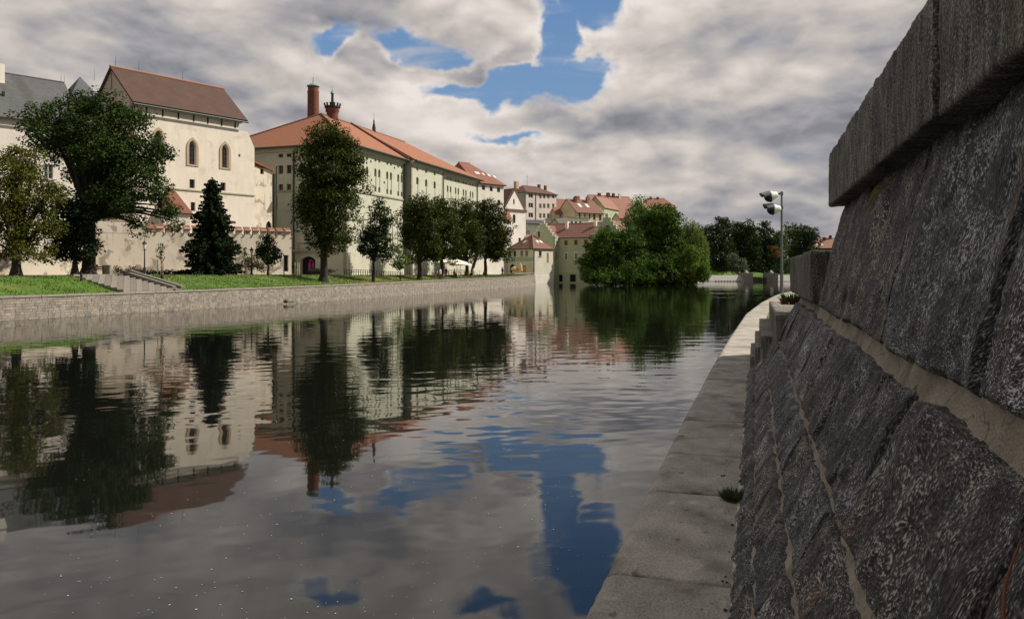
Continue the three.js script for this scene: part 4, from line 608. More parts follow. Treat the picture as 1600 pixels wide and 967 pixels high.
// ------------------------------------------------------------------ the malt house (granary)
const GF = Frame.at(541, 115, 19), GS = GF.side(0, 0, 90);        // river front; GS: the end wall facing upstream, u < 0 to its left
{
  const t = thing('malt_house', 'huge pale green malt house with orange hipped roof and rows of slit windows', 'building', GF.p(25, GY, -8));
  const D = 24, yE = GF.u(541, 224)[1], uA = GF.u(632)[0], fwd = 1.25, G2f = GF.off(0, fwd), uB = G2f.u(693)[0], G3 = GF.off(0, fwd - 0.5), uC = G3.u(746)[0], y0 = 1.5;
  // end wall
  const es = [], col = (f, list, ys, o) => list.map((px) => ys.map(([y, w, h, arch]) => ({ u: f.u(px)[0], y, w, h, arch })));
  const yTop = GS.u(438, 243)[1] - 0.3, yMid = GS.u(438, 263)[1] - 0.85, yLow = GS.u(438, 293)[1] - 0.45, yStr = GF.u(600, 304)[1], yBase = GS.u(480, 391)[1];
  const rowsS = [[yTop, 0.85, 0.55], [yMid, 0.85, 1.3], [yLow, 0.8, 0.95]];
  const Wend = col(GS, [438.2, 451, 470.8, 484, 503, 516], rowsS).flat(), port = { u: GS.u(481)[0], y: GY - 0.15, w: 2.5, h: 2.75, arch: 'flat' };
  part(t, 'end_wall', wallGeo(GS, [[-D, y0], [0, y0], [0, yE], [-D, yE]], [...Wend, port], 0.6), M.granary);
  Wend.forEach((w, i) => winPart(t, GS, w, { set: 0.3, glass: M.glass, frame: M.frameBrown, bar: 0.09, sill: i % 3 ? undefined : undefined }));
  // painted panel in the archway
  { const n = 96, d = new Uint8Array(n * n * 4); for (let j = 0; j < n; j++) for (let i = 0; i < n; i++) { const x = i / n - 0.52, y = j / n, k = fbm(i / 14, j / 14, 4, 256, 5), R = Math.hypot(x * 1.5, y - 0.45); let c = [18, 16, 20]; if (R < 0.42 + 0.06 * k) c = y < 0.42 + 0.1 * k ? [40, 28, 110] : [120, 60, 110]; if (Math.abs(x + 0.03) < 0.2 - 0.16 * Math.abs(y - 0.5) * 2 + 0.05 * k && y < 0.86) c = [190, 90, 120]; if (Math.abs(x) < 0.1 + 0.05 * k && y < 0.7) c = [130, 20, 50]; if (Math.hypot(x, y - 0.72) < 0.1) c = [60, 14, 24]; if (x > 0.2 && y < 0.4 && R < 0.44) c = [120, 120, 170]; d.set([...c, 255], (j * n + i) * 4); } const tx = new THREE.DataTexture(d, n, n, THREE.RGBAFormat); tx.colorSpace = THREE.SRGBColorSpace; tx.magFilter = THREE.LinearFilter; tx.wrapS = tx.wrapT = THREE.RepeatWrapping; tx.needsUpdate = true;
    part(t, 'portal_recess', GS.put(box(2.9, 3.1, 0.05, port.u, GY + 1.35, -0.5)), M.void);
    part(t, 'painted_panel', GS.put(new THREE.PlaneGeometry(2.0, 2.5).translate(port.u + 0.2, GY + 1.15, -0.44)), mat([1, 1, 1], { map: tx }), 'panel painted in purple and pink under the arch'); }
  // river front in three stretches
  const rows1 = (f, px, k) => { const u = f.u(px)[0]; return [{ u, y: GF.u(573, 246)[1] - 0.28, w: 0.62, h: 0.5 }, { u, y: GF.u(573, 266)[1] - 0.68, w: 0.7, h: 1.3, arch: 'round' }, { u, y: GF.u(573, 293)[1] - 0.4, w: 0.62, h: 0.8 }]; };
  const fronts = [[GF, 0, uA, [549, 554.5, 567, 573.3, 586.3, 592.4, 604.8, 610.6, 622, 627.4]], [G2f, uA, uB, [652, 665.8, 679]], [G3, uB, uC, [699.4, 704, 711.8, 716, 724, 727.9, 734.9, 738.6]]];
  fronts.forEach(([f, a, b, list], k) => {
    const W = list.flatMap((px) => rows1(f, px, k)); if (k === 1) for (const w of W) { w.w *= 1.35; if (w.h < 0.6) { w.arch = 'round'; w.h = 0.75; } }
    part(t, 'river_front', wallGeo(f, [[a, y0], [b, y0], [b, yE], [a, yE]], W, 0.6), M.granary);
    W.forEach((w) => winPart(t, f, w, { set: 0.3, glass: M.shutter }));
    for (let i = 0; i < W.length; i += 3) part(t, 'window_band', f.put(box(0.14, W[i + 1].y - W[i + 2].y - W[i + 2].h - 0.1, 0.05, W[i].u + 0.12, (W[i + 1].y + W[i + 2].y + W[i + 2].h) / 2, 0.015)), M.band);
    part(t, 'string_course', f.put(box(b - a, 0.24, 0.16, (a + b) / 2, yStr - 0.3, 0.08)), M.granaryTrim);
    part(t, 'cornice', f.put(merge([box(b - a, 0.35, 0.25, (a + b) / 2, yE - 0.55, 0.125), box(b - a, 0.3, 0.45, (a + b) / 2, yE - 0.22, 0.225)])), M.granary);
    if (k === 0) { for (const px of [573, 608, 626]) { const u = f.u(px, 330)[0], y = f.u(px, 331)[1], R = 1.15; part(t, 'blind_arch', f.put(boxUV(new THREE.TorusGeometry(R, 0.09, 5, 18, Math.PI).translate(u, y - R, 0.03))), M.granaryTrim); part(t, 'blind_arch', f.put(merge([box(0.16, 6.5, 0.09, u - R, y - R - 3.25, 0.03), box(0.16, 6.5, 0.09, u + R, y - R - 3.25, 0.03)])), M.granaryTrim); }
      for (const [px, py] of [[579, 252], [580, 281], [600, 285], [616, 262]]) { const [u, y] = f.u(px, py); part(t, 'anchor_plate', f.put(box(0.3, 0.3, 0.05, u, y, 0.03)), M.iron); } }
    part(t, 'drainpipe', f.put(cyl(0.11, 0.11, yE - GY, b - 0.5, GY, 0.2, 8)), M.pipe);
    part(t, 'plinth', f.put(box(b - a - 0.02, 6.0 - y0, 0.3, (a + b) / 2, (6.0 + y0) / 2, 0.152)), M.granary);
  });
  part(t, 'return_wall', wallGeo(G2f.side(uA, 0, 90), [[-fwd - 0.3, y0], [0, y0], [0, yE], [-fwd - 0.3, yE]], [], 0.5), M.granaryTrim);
  part(t, 'far_walls', wallRun(GF, [[uC, -0.6], [uC, -D], [0.3, -D]], y0, yE, 0.5), M.granary);
  part(t, 'string_course', GS.put(box(D, 0.24, 0.16, -D / 2, GS.u(440, 298.5)[1], 0.08)), M.granaryTrim); part(t, 'cornice', GS.put(merge([box(D, 0.35, 0.25, -D / 2, yE - 0.55, 0.125), box(D, 0.3, 0.45, -D / 2, yE - 0.22, 0.225)])), M.granary);
  part(t, 'base_ledge', GS.put(merge([box(GS.u(530)[0] - GS.u(455)[0], 0.3, 0.5, (GS.u(530)[0] + GS.u(455)[0]) / 2, yBase, 0.25), box(GS.u(530)[0] - GS.u(455)[0], 0.2, 0.36, (GS.u(530)[0] + GS.u(455)[0]) / 2, yBase - 0.25, 0.18)])), M.granaryTrim);
  for (const px of [459.3, 427.8]) part(t, 'drainpipe', GS.put(cyl(0.13, 0.13, yE - GY - (px < 430 ? 4 : 0.6), GS.u(px)[0], GY, 0.2, 8)), M.pipe);
  part(t, 'blind_arch', GS.put(merge([box(2.6, 0.12, 0.08, GS.u(474)[0], GS.u(474, 380)[1], 0.045), box(0.12, 1.0, 0.08, GS.u(470)[0] - 0.4, GS.u(474, 384)[1], 0.045)])), M.granaryTrim);
  // roof: hipped at this end
  const zr = -10.3, yR = GF.off(0, zr).u(501.6, 178)[1], uR = GF.off(0, zr).u(501.6)[0], over = 0.8, e = yE + 0.02, P = (u, y, z) => GF.p(u, y, z), uD = GF.off(0, zr).u(723, 257)[0];
  const uR2 = uC - 11.5, slopeY = (z) => e + (yR - e) * ((over + fwd) - z) / (over + fwd - zr);
  const r1 = part(t, 'roof', slabGeo([P(-over, e, over), P(uA + 0.2, e, over), P(uA + 0.2, yR, zr), P(uR, yR, zr)], 0.28), M.roofOrange);
  part(t, 'roof', slabGeo([P(uA + 0.25, e, over + fwd), P(uC + over, e, over + fwd - 0.3), P(uR2, yR, zr), P(uA + 0.25, yR + 0.06, zr)], 0.34), M.roofOrange);
  part(t, 'roof', slabGeo([P(-over, e, over), P(uR, yR, zr), P(-over, e, -D - over)], 0.28), M.roofOrange);
  part(t, 'roof', slabGeo([P(-over, e, -D - over), P(uR, yR, zr), P(uR2, yR, zr), P(uC + over, e, -D - over)], 0.28), M.roofOrange);
  part(t, 'roof', slabGeo([P(uC + over, e, over + fwd - 0.3), P(uC + over, e, -D - over), P(uR2, yR, zr)], 0.28), M.roofOrange);
  part(r1, 'fire_wall', slabGeo([P(uA - 0.35, e + 0.3, over + 0.15), P(uA + 0.3, e + 0.3, over + 0.15), P(uA + 0.3, yR + 0.3, zr), P(uA - 0.35, yR + 0.3, zr)], 0.5), M.roofDeep);
  part(r1, 'hip_ridge', merge([ridgeCap(P(-over, e + 0.05, over), P(uR, yR + 0.05, zr)), ridgeCap(P(uR, yR + 0.05, zr), P(uR2, yR + 0.05, zr)), ridgeCap(P(-over, e + 0.05, -D - over), P(uR, yR + 0.05, zr))]), M.roofRust);
  part(r1, 'gutter', merge([tube([P(-over, e - 0.12, over + 0.12), P(uA / 2, e - 0.12, over + 0.12), P(uA, e - 0.12, over + 0.12)], 0.16, 0.16, 6), tube([P(uA, e - 0.12, over + fwd + 0.12), P((uA + uC) / 2, e - 0.12, over + fwd), P(uC + over, e - 0.12, over + fwd - 0.2)], 0.16, 0.16, 6), tube([P(-over - 0.12, e - 0.12, over), P(-over - 0.12, e - 0.12, -D / 2), P(-over - 0.12, e - 0.12, -D - over)], 0.16, 0.16, 6)]), M.pipe);
  // little spire on the ridge
  const us = GF.off(0, zr).u(584)[0]; part(r1, 'spire', GF.put(boxUV(new THREE.LatheGeometry([[0.36, -0.3], [0.3, 0.9], [0.12, 1.7], [0.16, 1.9], [0.1, 2.1], [0.03, 2.4], [0.02, 3.4], [0.001, 3.5]].map(([x, y]) => new THREE.Vector2(x, y)), 10).translate(us, yR, zr))), M.iron);
}
{ // round brick chimney and kiln cowl rising from the malt house roof
  const c = at(489, 128, 0), top = EYE + (HORIZON - 135) / F * 128, t = thing('brick_chimney', 'round red brick chimney with copper cap above the malt house roof', 'chimney', V(c.x, GY, c.z));
  part(t, 'shaft', boxUV(new THREE.LatheGeometry([[1.15, GY], [1.0, 20], [0.92, top - 1.2], [0.96, top - 1.0], [0.96, top - 0.8], [0.86, top - 0.75], [0.88, top]].map(([x, y]) => new THREE.Vector2(x, y)), 22).translate(c.x, 0, c.z)), M.brick);
  part(t, 'cap', boxUV(new THREE.LatheGeometry([[0.8, top - 0.1], [1.02, top - 0.05], [1.02, top + 0.1], [0.5, top + 0.38], [0.1, top + 0.6], [0.06, top + 1.4], [0.001, top + 1.6]].map(([x, y]) => new THREE.Vector2(x, y)), 20).translate(c.x, 0, c.z)), M.copper);
  const k = at(519, 130, 0), y = EYE + (HORIZON - 181) / F * 130, n = thing('kiln_cowl', 'squat brick kiln vent with dark crown and post on the malt house roof', 'chimney', V(k.x, GY, k.z));
  part(n, 'drum', boxUV(new THREE.LatheGeometry([[1.0, GY], [0.95, y], [0.95, y + 0.5], [1.15, y + 0.75], [1.1, y + 1.0], [1.2, y + 1.25], [1.0, y + 1.3]].map(([x, q]) => new THREE.Vector2(x, q)), 20).translate(k.x, 0, k.z)), M.brick);
  part(n, 'platform', cyl(1.3, 1.3, 0.22, k.x, y + 1.32, k.z, 18), M.iron);
  for (let i = 0; i < 14; i++) { const a = i / 14 * Math.PI * 2; part(n, 'crown_slat', boxUV(new THREE.BoxGeometry(0.3, 0.6, 0.07).rotateX(0.35).translate(0, y + 1.75, 1.32).rotateY(a).translate(k.x, 0, k.z)), M.iron); }
  part(n, 'post', cyl(0.24, 0.2, 2.2, k.x, y + 1.5, k.z, 10), M.iron); part(n, 'post_cap', boxUV(new THREE.LatheGeometry([[0.34, 0], [0.3, 0.12], [0.12, 0.5], [0.03, 0.6], [0.02, 1.3], [0.001, 1.35]].map(([x, q]) => new THREE.Vector2(x, q)), 10).translate(k.x, y + 3.7, k.z)), M.copper);
}
// ------------------------------------------------------------------ houses beyond the malt house
function house(name, label, f, o) {                              // front wall u0..u1 from o.y0 to yE, depth D, one roof; windows by [px, py, w, h]
  const { u0, u1, yE, yR, D = 9, y0 = 1.5, wall, roof, kind = 'gable', gable } = o, t = thing(name, label, o.category ?? 'building', f.p((u0 + u1) / 2, y0, -D / 2), o.group);
  const W = (o.win ?? []).map(([px, py, w, h, arch]) => { const [u, y] = f.u(px, py); return { u, y: y - h / 2, w, h, arch }; }).filter((w) => w.u - w.w / 2 > u0 + 0.1 && w.u + w.w / 2 < u1 - 0.1);
  part(t, 'wall', wallGeo(f, gable ? [[u0, y0], [u1, y0], [u1, yE], [(u0 + u1) / 2, yR], [u0, yE]] : [[u0, y0], [u1, y0], [u1, yE], [u0, yE]], W, 0.45), wall);
  part(t, 'wall', wallRun(f, [[u1 - 0.35, -0.45], [u1 - 0.35, -D], [u0, -D], [u0, -0.45]], y0, yE, 0.35), o.sideWall ?? wall);
  W.forEach((w) => winPart(t, f, w, { set: 0.2, frame: o.frame, bar: o.bar ?? 0.1, cols: o.cols, rows: o.rows, glass: o.glass, surround: o.surround, surroundW: 0.14, sill: o.sill }));
  let main;
  if (gable) { const g = f.side(u0, -D, 90), half = (u1 - u0) / 2; const s = gableRoof(g, 0, D, 0, -(u1 - u0), yE, yR, { over: 0.35, end: 0.15 }); main = part(t, 'roof', s[0], roof); part(t, 'roof', s[1], roof); } else if (kind === 'hip') hipRoof(f, u0, u1, 0, -D, yE, yR, o.hip ?? D / 2, o.hip1 ?? o.hip ?? D / 2, { over: o.over ?? 0.5 }).forEach((g, i) => { const p = part(t, 'roof', g, roof); if (!i) main = p; }); else {
    const s = gableRoof(f, u0, u1, 0, -D, yE, yR, { over: o.over ?? 0.5, end: 0.15 }); main = part(t, 'roof', s[0], roof); part(t, 'roof', s[1], roof);
    for (const u of [u0, u1 - 0.35]) part(t, 'gable', wallGeo(f.side(u + (u > u0 ? 0.35 : 0), -D, 90), [[0, yE], [D, yE], [D / 2, yR - 0.2]], [], 0.3), o.sideWall ?? wall);
  }
  part(main, 'ridge', kind === 'hip' && !gable ? ridgeCap(f.p(u0 + (o.hip ?? D / 2), yR, -D / 2), f.p(u1 - (o.hip1 ?? o.hip ?? D / 2), yR, -D / 2), 0.12) : gable ? ridgeCap(f.p((u0 + u1) / 2, yR, 0.1), f.p((u0 + u1) / 2, yR, -D), 0.12) : ridgeCap(f.p(u0, yR, -D / 2), f.p(u1, yR, -D / 2), 0.12), M.ridge);
  for (const [k, zz, w, h, m] of o.chimneys ?? []) { const u = lerp(u0, u1, k), yb = yR - Math.abs(zz + D / 2) / (D / 2) * (yR - yE); const c = part(main, 'chimney', f.put(box(w, h + 1.2, w, u, yb + h / 2 - 0.6, zz)), m ?? M.brick); }
  for (const [k, v, w, h] of o.skylights ?? []) { const s = (yR - yE) / (D / 2), z = -D / 2 * v, y = yE + s * (-z), a = Math.atan(s); const g = box(w, h, 0.09, 0, 0, 0.06); g.rotateX(-(Math.PI / 2 - a)); g.translate(lerp(u0, u1, k), y, z); part(main, 'skylight', f.put(g), M.frameWhite); }
  return t;
}
const fit = (f, pxa, pxb, pyE, pyR, D) => ({ u0: f.u(pxa)[0], u1: f.u(pxb)[0], yE: f.u(pxb, pyE)[1], yR: f.off(0, -D / 2).u((pxa + pxb) / 2, pyR)[1], D });
{ const f = Frame.at(746, 163, 46); house('white_store', 'white storehouse with skylights in its red roof adjoining the malt house', f, { ...fit(f, 742, 787, 287, 259, 12), wall: M.white, roof: M.roofRed, win: [[755.5, 293, 0.9, 1.0], [767.5, 295, 0.9, 1.0], [779, 296.5, 0.9, 1.0], [779.5, 316.5, 0.9, 1.1], [755.5, 316, 0.9, 1.1], [735 + 32, 400, 1, 1.2]], frame: M.frameDark, kind: 'hip', hip: 0.6, hip1: 4.5, skylights: [[0.32, 0.45, 0.55, 0.95], [0.40, 0.45, 0.55, 0.95], [0.55, 0.42, 0.55, 0.95], [0.72, 0.38, 0.55, 0.95], [0.9, 0.33, 0.55, 0.95]] }); }
{ // white gabled house with arched window
  const f = Frame.at(786, 196, 46), u0 = f.u(787)[0], u1 = f.u(821.5)[0], yE = f.u(800, 327)[1], yR = f.u(800.5, 294)[1];
  const t = house('gabled_house', 'white gabled house with red cornice and one tall arched window', f, { u0, u1, yE, yR, D: 14, wall: M.chapel, roof: M.roofRust, gable: true, win: [[803, 315, 0.55, 1.3, 'round'], [803.3, 341.5, 1.0, 2.2, 'round'], [812, 375, 0.9, 1.1]], frame: M.frameDark });
  part(t, 'cornice', f.put(box(u1 - u0 + 0.3, 0.35, 0.35, (u0 + u1) / 2, yE - 0.1, 0.175)), M.roofRust);
  part(t, 'low_roof', slabGeo([f.p(u0 - 1.5, yE - 3.1, 1.6), f.p(u0 + 1.9, yE - 3.1, 1.6), f.p(u0 + 1.7, yE - 0.4, 0.1), f.p(u0 - 1.5, yE - 0.4, 0.1)], 0.2), M.roofPink);
  part(t, 'annex_wall', f.put(box(3.0, yE - 4.5, 1.1, u0 + 0.1, (yE - 1.5) / 2, 0.6)), M.chapel);
}
{ const f = Frame.at(800, 205, 60); const t = thing('terrace_wall', 'buff terrace wall with iron railing above the yellow house', 'wall', f.p(4, 2, 0)); const [u0] = f.u(800), [u1] = f.u(828), y = f.u(815, 366)[1];
  part(t, 'wall', f.put(box(u1 - u0, y - 1.5, 0.5, (u0 + u1) / 2, (y + 1.5) / 2, 0)), M.sand); part(t, 'railing', f.put(merge([box(u1 - u0, 0.08, 0.06, (u0 + u1) / 2, y + 0.95, 0), box(u1 - u0, 0.06, 0.05, (u0 + u1) / 2, y + 0.1, 0), ...[...Array(26).keys()].map((i) => box(0.05, 0.8, 0.05, lerp(u0 + 0.1, u1 - 0.1, i / 25), y + 0.52, 0))])), M.iron); }
{ // flat fronted apartment block
  const f = Frame.at(822, 248, 46), D = 11, yE = f.u(845, 301)[1], u0 = f.u(822)[0], u1 = f.u(869.5)[0], win = [];
  for (const y of [0, 1, 2]) { for (const px of [829.5, 844.3, 850.3, 856.8, 864.6]) win.push([px, (px < 835 ? 305.5 : 306.5) + y * 15.3, px < 835 ? 2.1 : 1.15, 1.55]); }
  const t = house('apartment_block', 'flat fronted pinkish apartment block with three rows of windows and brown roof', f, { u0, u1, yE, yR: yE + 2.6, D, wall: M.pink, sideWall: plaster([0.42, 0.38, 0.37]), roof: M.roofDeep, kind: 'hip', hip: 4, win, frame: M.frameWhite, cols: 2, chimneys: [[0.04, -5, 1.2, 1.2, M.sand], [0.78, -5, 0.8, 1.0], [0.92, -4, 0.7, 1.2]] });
  part(t, 'drainpipe', f.put(cyl(0.1, 0.1, yE - 2, f.u(837)[0], 2, 0.12, 6)), M.pipe); part(t, 'antenna', merge([f.put(cyl(0.05, 0.03, 4.2, f.u(841)[0], yE + 2, -5, 5)), f.put(box(1.0, 0.06, 0.06, f.u(841)[0], yE + 5.4, -5))]), M.iron);
  const s = f.side(u0, 0, 90), sw = part(t, 'side_window', s.put(box(0.9, 1.5, 0.06, -4, yE - 4, 0.06)), M.glass);
}
{ const f = Frame.at(869, 255, 60); house('orange_roof_house', 'cream town house under a plain orange tiled roof', f, { ...fit(f, 868, 905, 333.5, 312, 12), wall: M.cream, roof: M.roofRed, win: [[876, 338, 0.9, 1.4], [886, 338.5, 0.9, 1.4], [896, 339, 0.9, 1.4]], frame: M.frameWhite, chimneys: [[0.15, -5, 0.9, 1.0], [0.4, -6, 0.8, 1.2]], group: 'town houses on the hill' }); }
{ const f = Frame.at(900, 250, 58); house('skylight_house', 'cream town house with skylights in a rust red roof', f, { ...fit(f, 901, 943, 332, 313, 11), wall: M.cream, roof: M.roofRust, win: [[906, 336.5, 0.7, 1.3], [914, 337, 0.5, 1.2], [921.5, 337.5, 0.7, 1.3], [928.8, 339, 1.0, 1.9], [938, 340, 1.0, 1.9]], frame: M.frameBrown, chimneys: [[0.25, -4.5, 0.9, 1.4], [0.42, -6, 1.4, 1.6, M.roofPink], [0.7, -4.4, 0.8, 1.8, M.roofPink]], skylights: [[0.3, 0.5, 1.1, 2.0], [0.58, 0.5, 1.1, 2.0]], group: 'town houses on the hill' }); }
{ const f = Frame.at(889, 232, 60), u0 = f.u(888)[0], u1 = f.u(923)[0], y = f.u(900, 340)[1], t = thing('flat_roof_house', 'low white flat roofed house below the town houses', 'building', f.p(3, 2, -3)); const W = [893.5, 900, 907].map((px) => ({ u: f.u(px)[0], y: f.u(px, 350)[1], w: 0.9, h: 0.8 }));
  part(t, 'wall', wallGeo(f, [[u0, 1.5], [u1, 1.5], [u1, y], [u0, y]], W, 0.4), M.chapel); part(t, 'wall', wallRun(f, [[u1, -0.4], [u1, -6], [u0, -6], [u0, -0.4]], 1.5, y, 0.3), M.chapel); W.forEach((w) => winPart(t, f, w, { frame: M.frameDark })); part(t, 'roof', f.put(box(u1 - u0 + 0.4, 0.15, 6.8, (u0 + u1) / 2, y + 0.08, -3)), M.concrete); }
{ const f = Frame.at(922, 262, 118), u0 = f.u(916)[0], u1 = f.u(944)[0]; house('green_gable_house', 'sage green gable end with pink tiled roof among the town houses', f, { u0, u1, yE: f.u(940, 323)[1], yR: f.u(922, 306)[1], D: 14, wall: M.green, roof: M.roofPink, gable: true, chimneys: [[0.5, -2, 0.8, 0.9]], group: 'town houses on the hill' }); }
{ const f = Frame.at(950, 268, 62); house('broad_red_roof_house', 'town house with the broadest pink red tiled roof on the hill', f, { ...fit(f, 938, 1003, 340, 307, 15), wall: M.cream, roof: M.roofPink, chimneys: [[0.25, -7, 0.9, 1.3], [0.48, -7.4, 1.0, 1.2], [0.6, -7.2, 0.8, 1.3], [0.74, -7, 0.7, 1.5, M.white]], skylights: [[0.42, 0.75, 0.7, 1.1]], group: 'town houses on the hill' }); }
{ const f = Frame.at(955, 240, 100), u0 = f.u(951)[0], u1 = f.u(974)[0]; house('red_porch_house', 'small gabled house with red roof in front of the broad red roof', f, { u0, u1, yE: f.u(960, 348)[1], yR: f.u(962, 333)[1], D: 8, wall: M.cream, roof: M.roofRed, gable: true, group: 'town houses on the hill' }); }
{ const f = Frame.at(990, 266, 112), u0 = f.u(984)[0], u1 = f.u(1008)[0]; house('olive_gable_house', 'olive green gabled house rising behind the island trees', f, { u0, u1, yE: f.u(990, 328)[1], yR: f.u(994, 312)[1], D: 12, wall: M.greenDark, roof: M.roofPink, gable: true, chimneys: [[0.5, -2, 0.7, 0.9]], group: 'town houses on the hill' }); }
{ const f = Frame.at(1015, 282, 82); house('long_red_roof_house', 'buff house with long dark red roof at the end of the hill', f, { ...fit(f, 1012, 1056, 323, 310, 13), wall: M.sand, roof: M.roofRed, win: [[1049, 331, 1, 1.6], [1036, 331, 1, 1.6]], frame: M.frameWhite, kind: 'hip', hip: 2, chimneys: [[0.3, -6, 0.7, 0.7], [0.55, -6, 0.7, 0.7]], group: 'town houses on the hill' }); }
{ const f = Frame.at(858, 222, 95), u0 = f.u(857)[0], u1 = f.u(876)[0]; house('olive_roof_house', 'little olive gabled house with brown roof behind the mill', f, { u0, u1, yE: f.u(870, 352)[1], yR: f.u(864, 341)[1], D: 9, wall: M.green, roof: M.roofRust, gable: true, group: 'town houses on the hill' }); }
{ const f = Frame.at(826, 236, 78); house('dark_roof_shed', 'low shed with nearly black roof below the apartment block', f, { ...fit(f, 824, 862, 349, 344, 8), wall: M.white, roof: M.slateDark, win: [] }); }

// yellow house on the river corner
{
  const fR = Frame.at(833.5, 188, 45), fL = fR.side(0, 0, 90), uR = fR.u(864)[0], uL = fL.u(794)[0], yE = fR.u(833.5, 387.5)[1], yR = fR.off(uR / 2, uL / 2).u(828, 367)[1];
  const t = thing('yellow_house', 'pale yellow house with hipped red roof standing on the river corner', 'building', fR.p(uR / 2, 0, uL / 2));
  const WL = [[797, 396.5], [804.3, 396.5], [815.2, 396], [822.8, 396]].map(([px, py]) => { const [u, y] = fL.u(px, py); return { u, y: y - 0.7, w: 0.95, h: 1.4 }; }), doorA = { u: fL.u(800.5)[0], y: 2.45, w: 1.9, h: 2.3, arch: 'round' }, doorB = { u: fL.u(819.5)[0], y: 2.45, w: 1.15, h: 2.0, arch: 'flat' };
  const WR = [[844.2, 396, 1.0, 1.35], [855.7, 403, 0.75, 2.5]].map(([px, py, w, h]) => { const [u, y] = fR.u(px, py); return { u, y: y - h / 2, w, h }; });
  part(t, 'front_wall', wallGeo(fL, [[uL, -1.2], [0, -1.2], [0, yE], [uL, yE]], [...WL, doorA, doorB], 0.45), M.yellow); part(t, 'river_wall_face', wallGeo(fR, [[0.002, -1.2], [uR, -1.2], [uR, yE], [0.002, yE]], WR, 0.44), M.pale);
  part(t, 'base_band', fR.put(box(uR, 3.2, 0.06, uR / 2, 0.5, 0.035)), M.whiteTrim); part(t, 'green_band', fL.put(box(-uL - 0.2, 0.9, 0.05, uL / 2, fL.u(815, 405)[1], 0.03)), M.green);
  part(t, 'back_walls', wallRun(fR, [[uR, -0.5], [uR, uL], [0.3, uL]], -1.2, yE, 0.4), M.yellow);
  WL.forEach((w, i) => winPart(t, fL, w, { set: 0.16, frame: i < 2 ? M.frameBrown : M.frameYellow, glass: i < 2 ? M.glass : M.leaded, sill: M.whiteTrim })); winPart(t, fR, WR[0], { set: 0.14, frame: M.frameBrown, rows: 2, sill: M.whiteTrim }); winPart(t, fR, WR[1], { name: 'door', set: 0.14, glass: M.ochre, frame: M.frameYellow });
  winPart(t, fL, doorA, { name: 'archway', set: 0.4, glass: M.void }); winPart(t, fL, doorB, { name: 'door', set: 0.2, glass: M.ochre, frame: M.frameYellow });
  const a = fR.p(-0.4, yE - 0.1, 0.4), b = fR.p(uR + 0.4, yE - 0.1, 0.4), c = fR.p(uR + 0.4, yE - 0.1, uL - 0.4), d = fR.p(-0.4, yE - 0.1, uL - 0.4), k1 = fR.p(uR * 0.5, yR, uL * 0.42), k2 = fR.p(uR * 0.62, yR, uL * 0.62);
  const rf = part(t, 'roof', slabGeo([d, a, k1], 0.2), M.roofRust); part(t, 'roof', slabGeo([a, b, k1], 0.2), M.roofRust); part(t, 'roof', slabGeo([b, c, k1], 0.2), M.roofRust); part(t, 'roof', slabGeo([c, d, k1], 0.2), M.roofRust);
  part(rf, 'hip_ridge', merge([ridgeCap(a, k1, 0.11), ridgeCap(b, k1, 0.11), ridgeCap(d, k1, 0.11)]), M.ridge);
  const sk = (p, q, w) => { const A = a.clone().lerp(k1, 0.45), g = box(0.75, 0.1, 1.2); return g; };
  for (const [p, q, s] of [[d, a, 0.42], [a, b, 0.4], [a, b, 0.72]]) { const m = p.clone().lerp(q, s), x = m.clone().lerp(k1, 0.4), y = m.clone().lerp(k1, 0.58), along = q.clone().sub(p).normalize().multiplyScalar(0.38), up = V(0, 0.09, 0); part(rf, 'skylight', slabGeo([x.clone().sub(along).add(up), x.clone().add(along).add(up), y.clone().add(along).add(up), y.clone().sub(along).add(up)], 0.12), M.frameWhite); }
  part(rf, 'chimney', box(0.5, 1.4, 0.5, k1.x + 1.6, k1.y + 0.1, k1.z), M.roofDeep);
  part(t, 'drainpipe', fR.put(cyl(0.09, 0.09, yE - 2.2, 0.15, 2.2, 0.12, 6)), M.pipe);
}
{ // stone pier at the end of the river wall
  const t = thing('stone_pier', 'battered stone pier ending the river wall under the yellow house', 'wall', at(820, 178, 0)), a = at(803, 161, 0), b = at(834.5, 181, 0), d = b.clone().sub(a), L = d.length(), g = new THREE.BoxGeometry(L, 3.7, 3.0, 12, 6, 2), p = g.attributes.position, r = rng(3);
  for (let i = 0; i < p.count; i++) { if (p.getZ(i) > 0) p.setZ(i, p.getZ(i) - (p.getY(i) + 1.85) * 0.16); }
  g.computeVertexNormals(); g.rotateY(-Math.atan2(d.z, d.x)); g.translate((a.x + b.x) / 2 - 1.0, 0.62, (a.z + b.z) / 2 - 1.4); part(t, 'pier_body', boxUV(g), M.quayPlain);
  const cp = box(L, 0.2, 3.0, 0, 0, 0); cp.rotateY(-Math.atan2(d.z, d.x)); cp.translate((a.x + b.x) / 2 - 1.3, 2.56, (a.z + b.z) / 2 - 1.6); part(t, 'coping', cp, M.concrete);
  const sc = thing('stone_sculpture', 'pale sandstone figure group on the pier before the yellow house', 'sculpture', at(811, 176, 2.5)); const c = at(811, 176, 2.62);
  part(sc, 'plinth', box(2.0, 0.55, 1.0, c.x - 0.5, c.y + 0.27, c.z), M.sandstone); part(sc, 'figure', boxUV(new THREE.LatheGeometry([[0.5, 0], [0.55, 0.5], [0.36, 0.95], [0.42, 1.25], [0.2, 1.5], [0.22, 1.72], [0.001, 1.9]].map(([x, y]) => new THREE.Vector2(x, y)), 14).translate(c.x + 0.3, c.y + 0.5, c.z)), M.sandstone); part(sc, 'block', boxUV(new THREE.DodecahedronGeometry(0.75, 1).scale(1.1, 0.8, 0.8).translate(c.x - 1.0, c.y + 0.9, c.z)), M.sandstone);
}
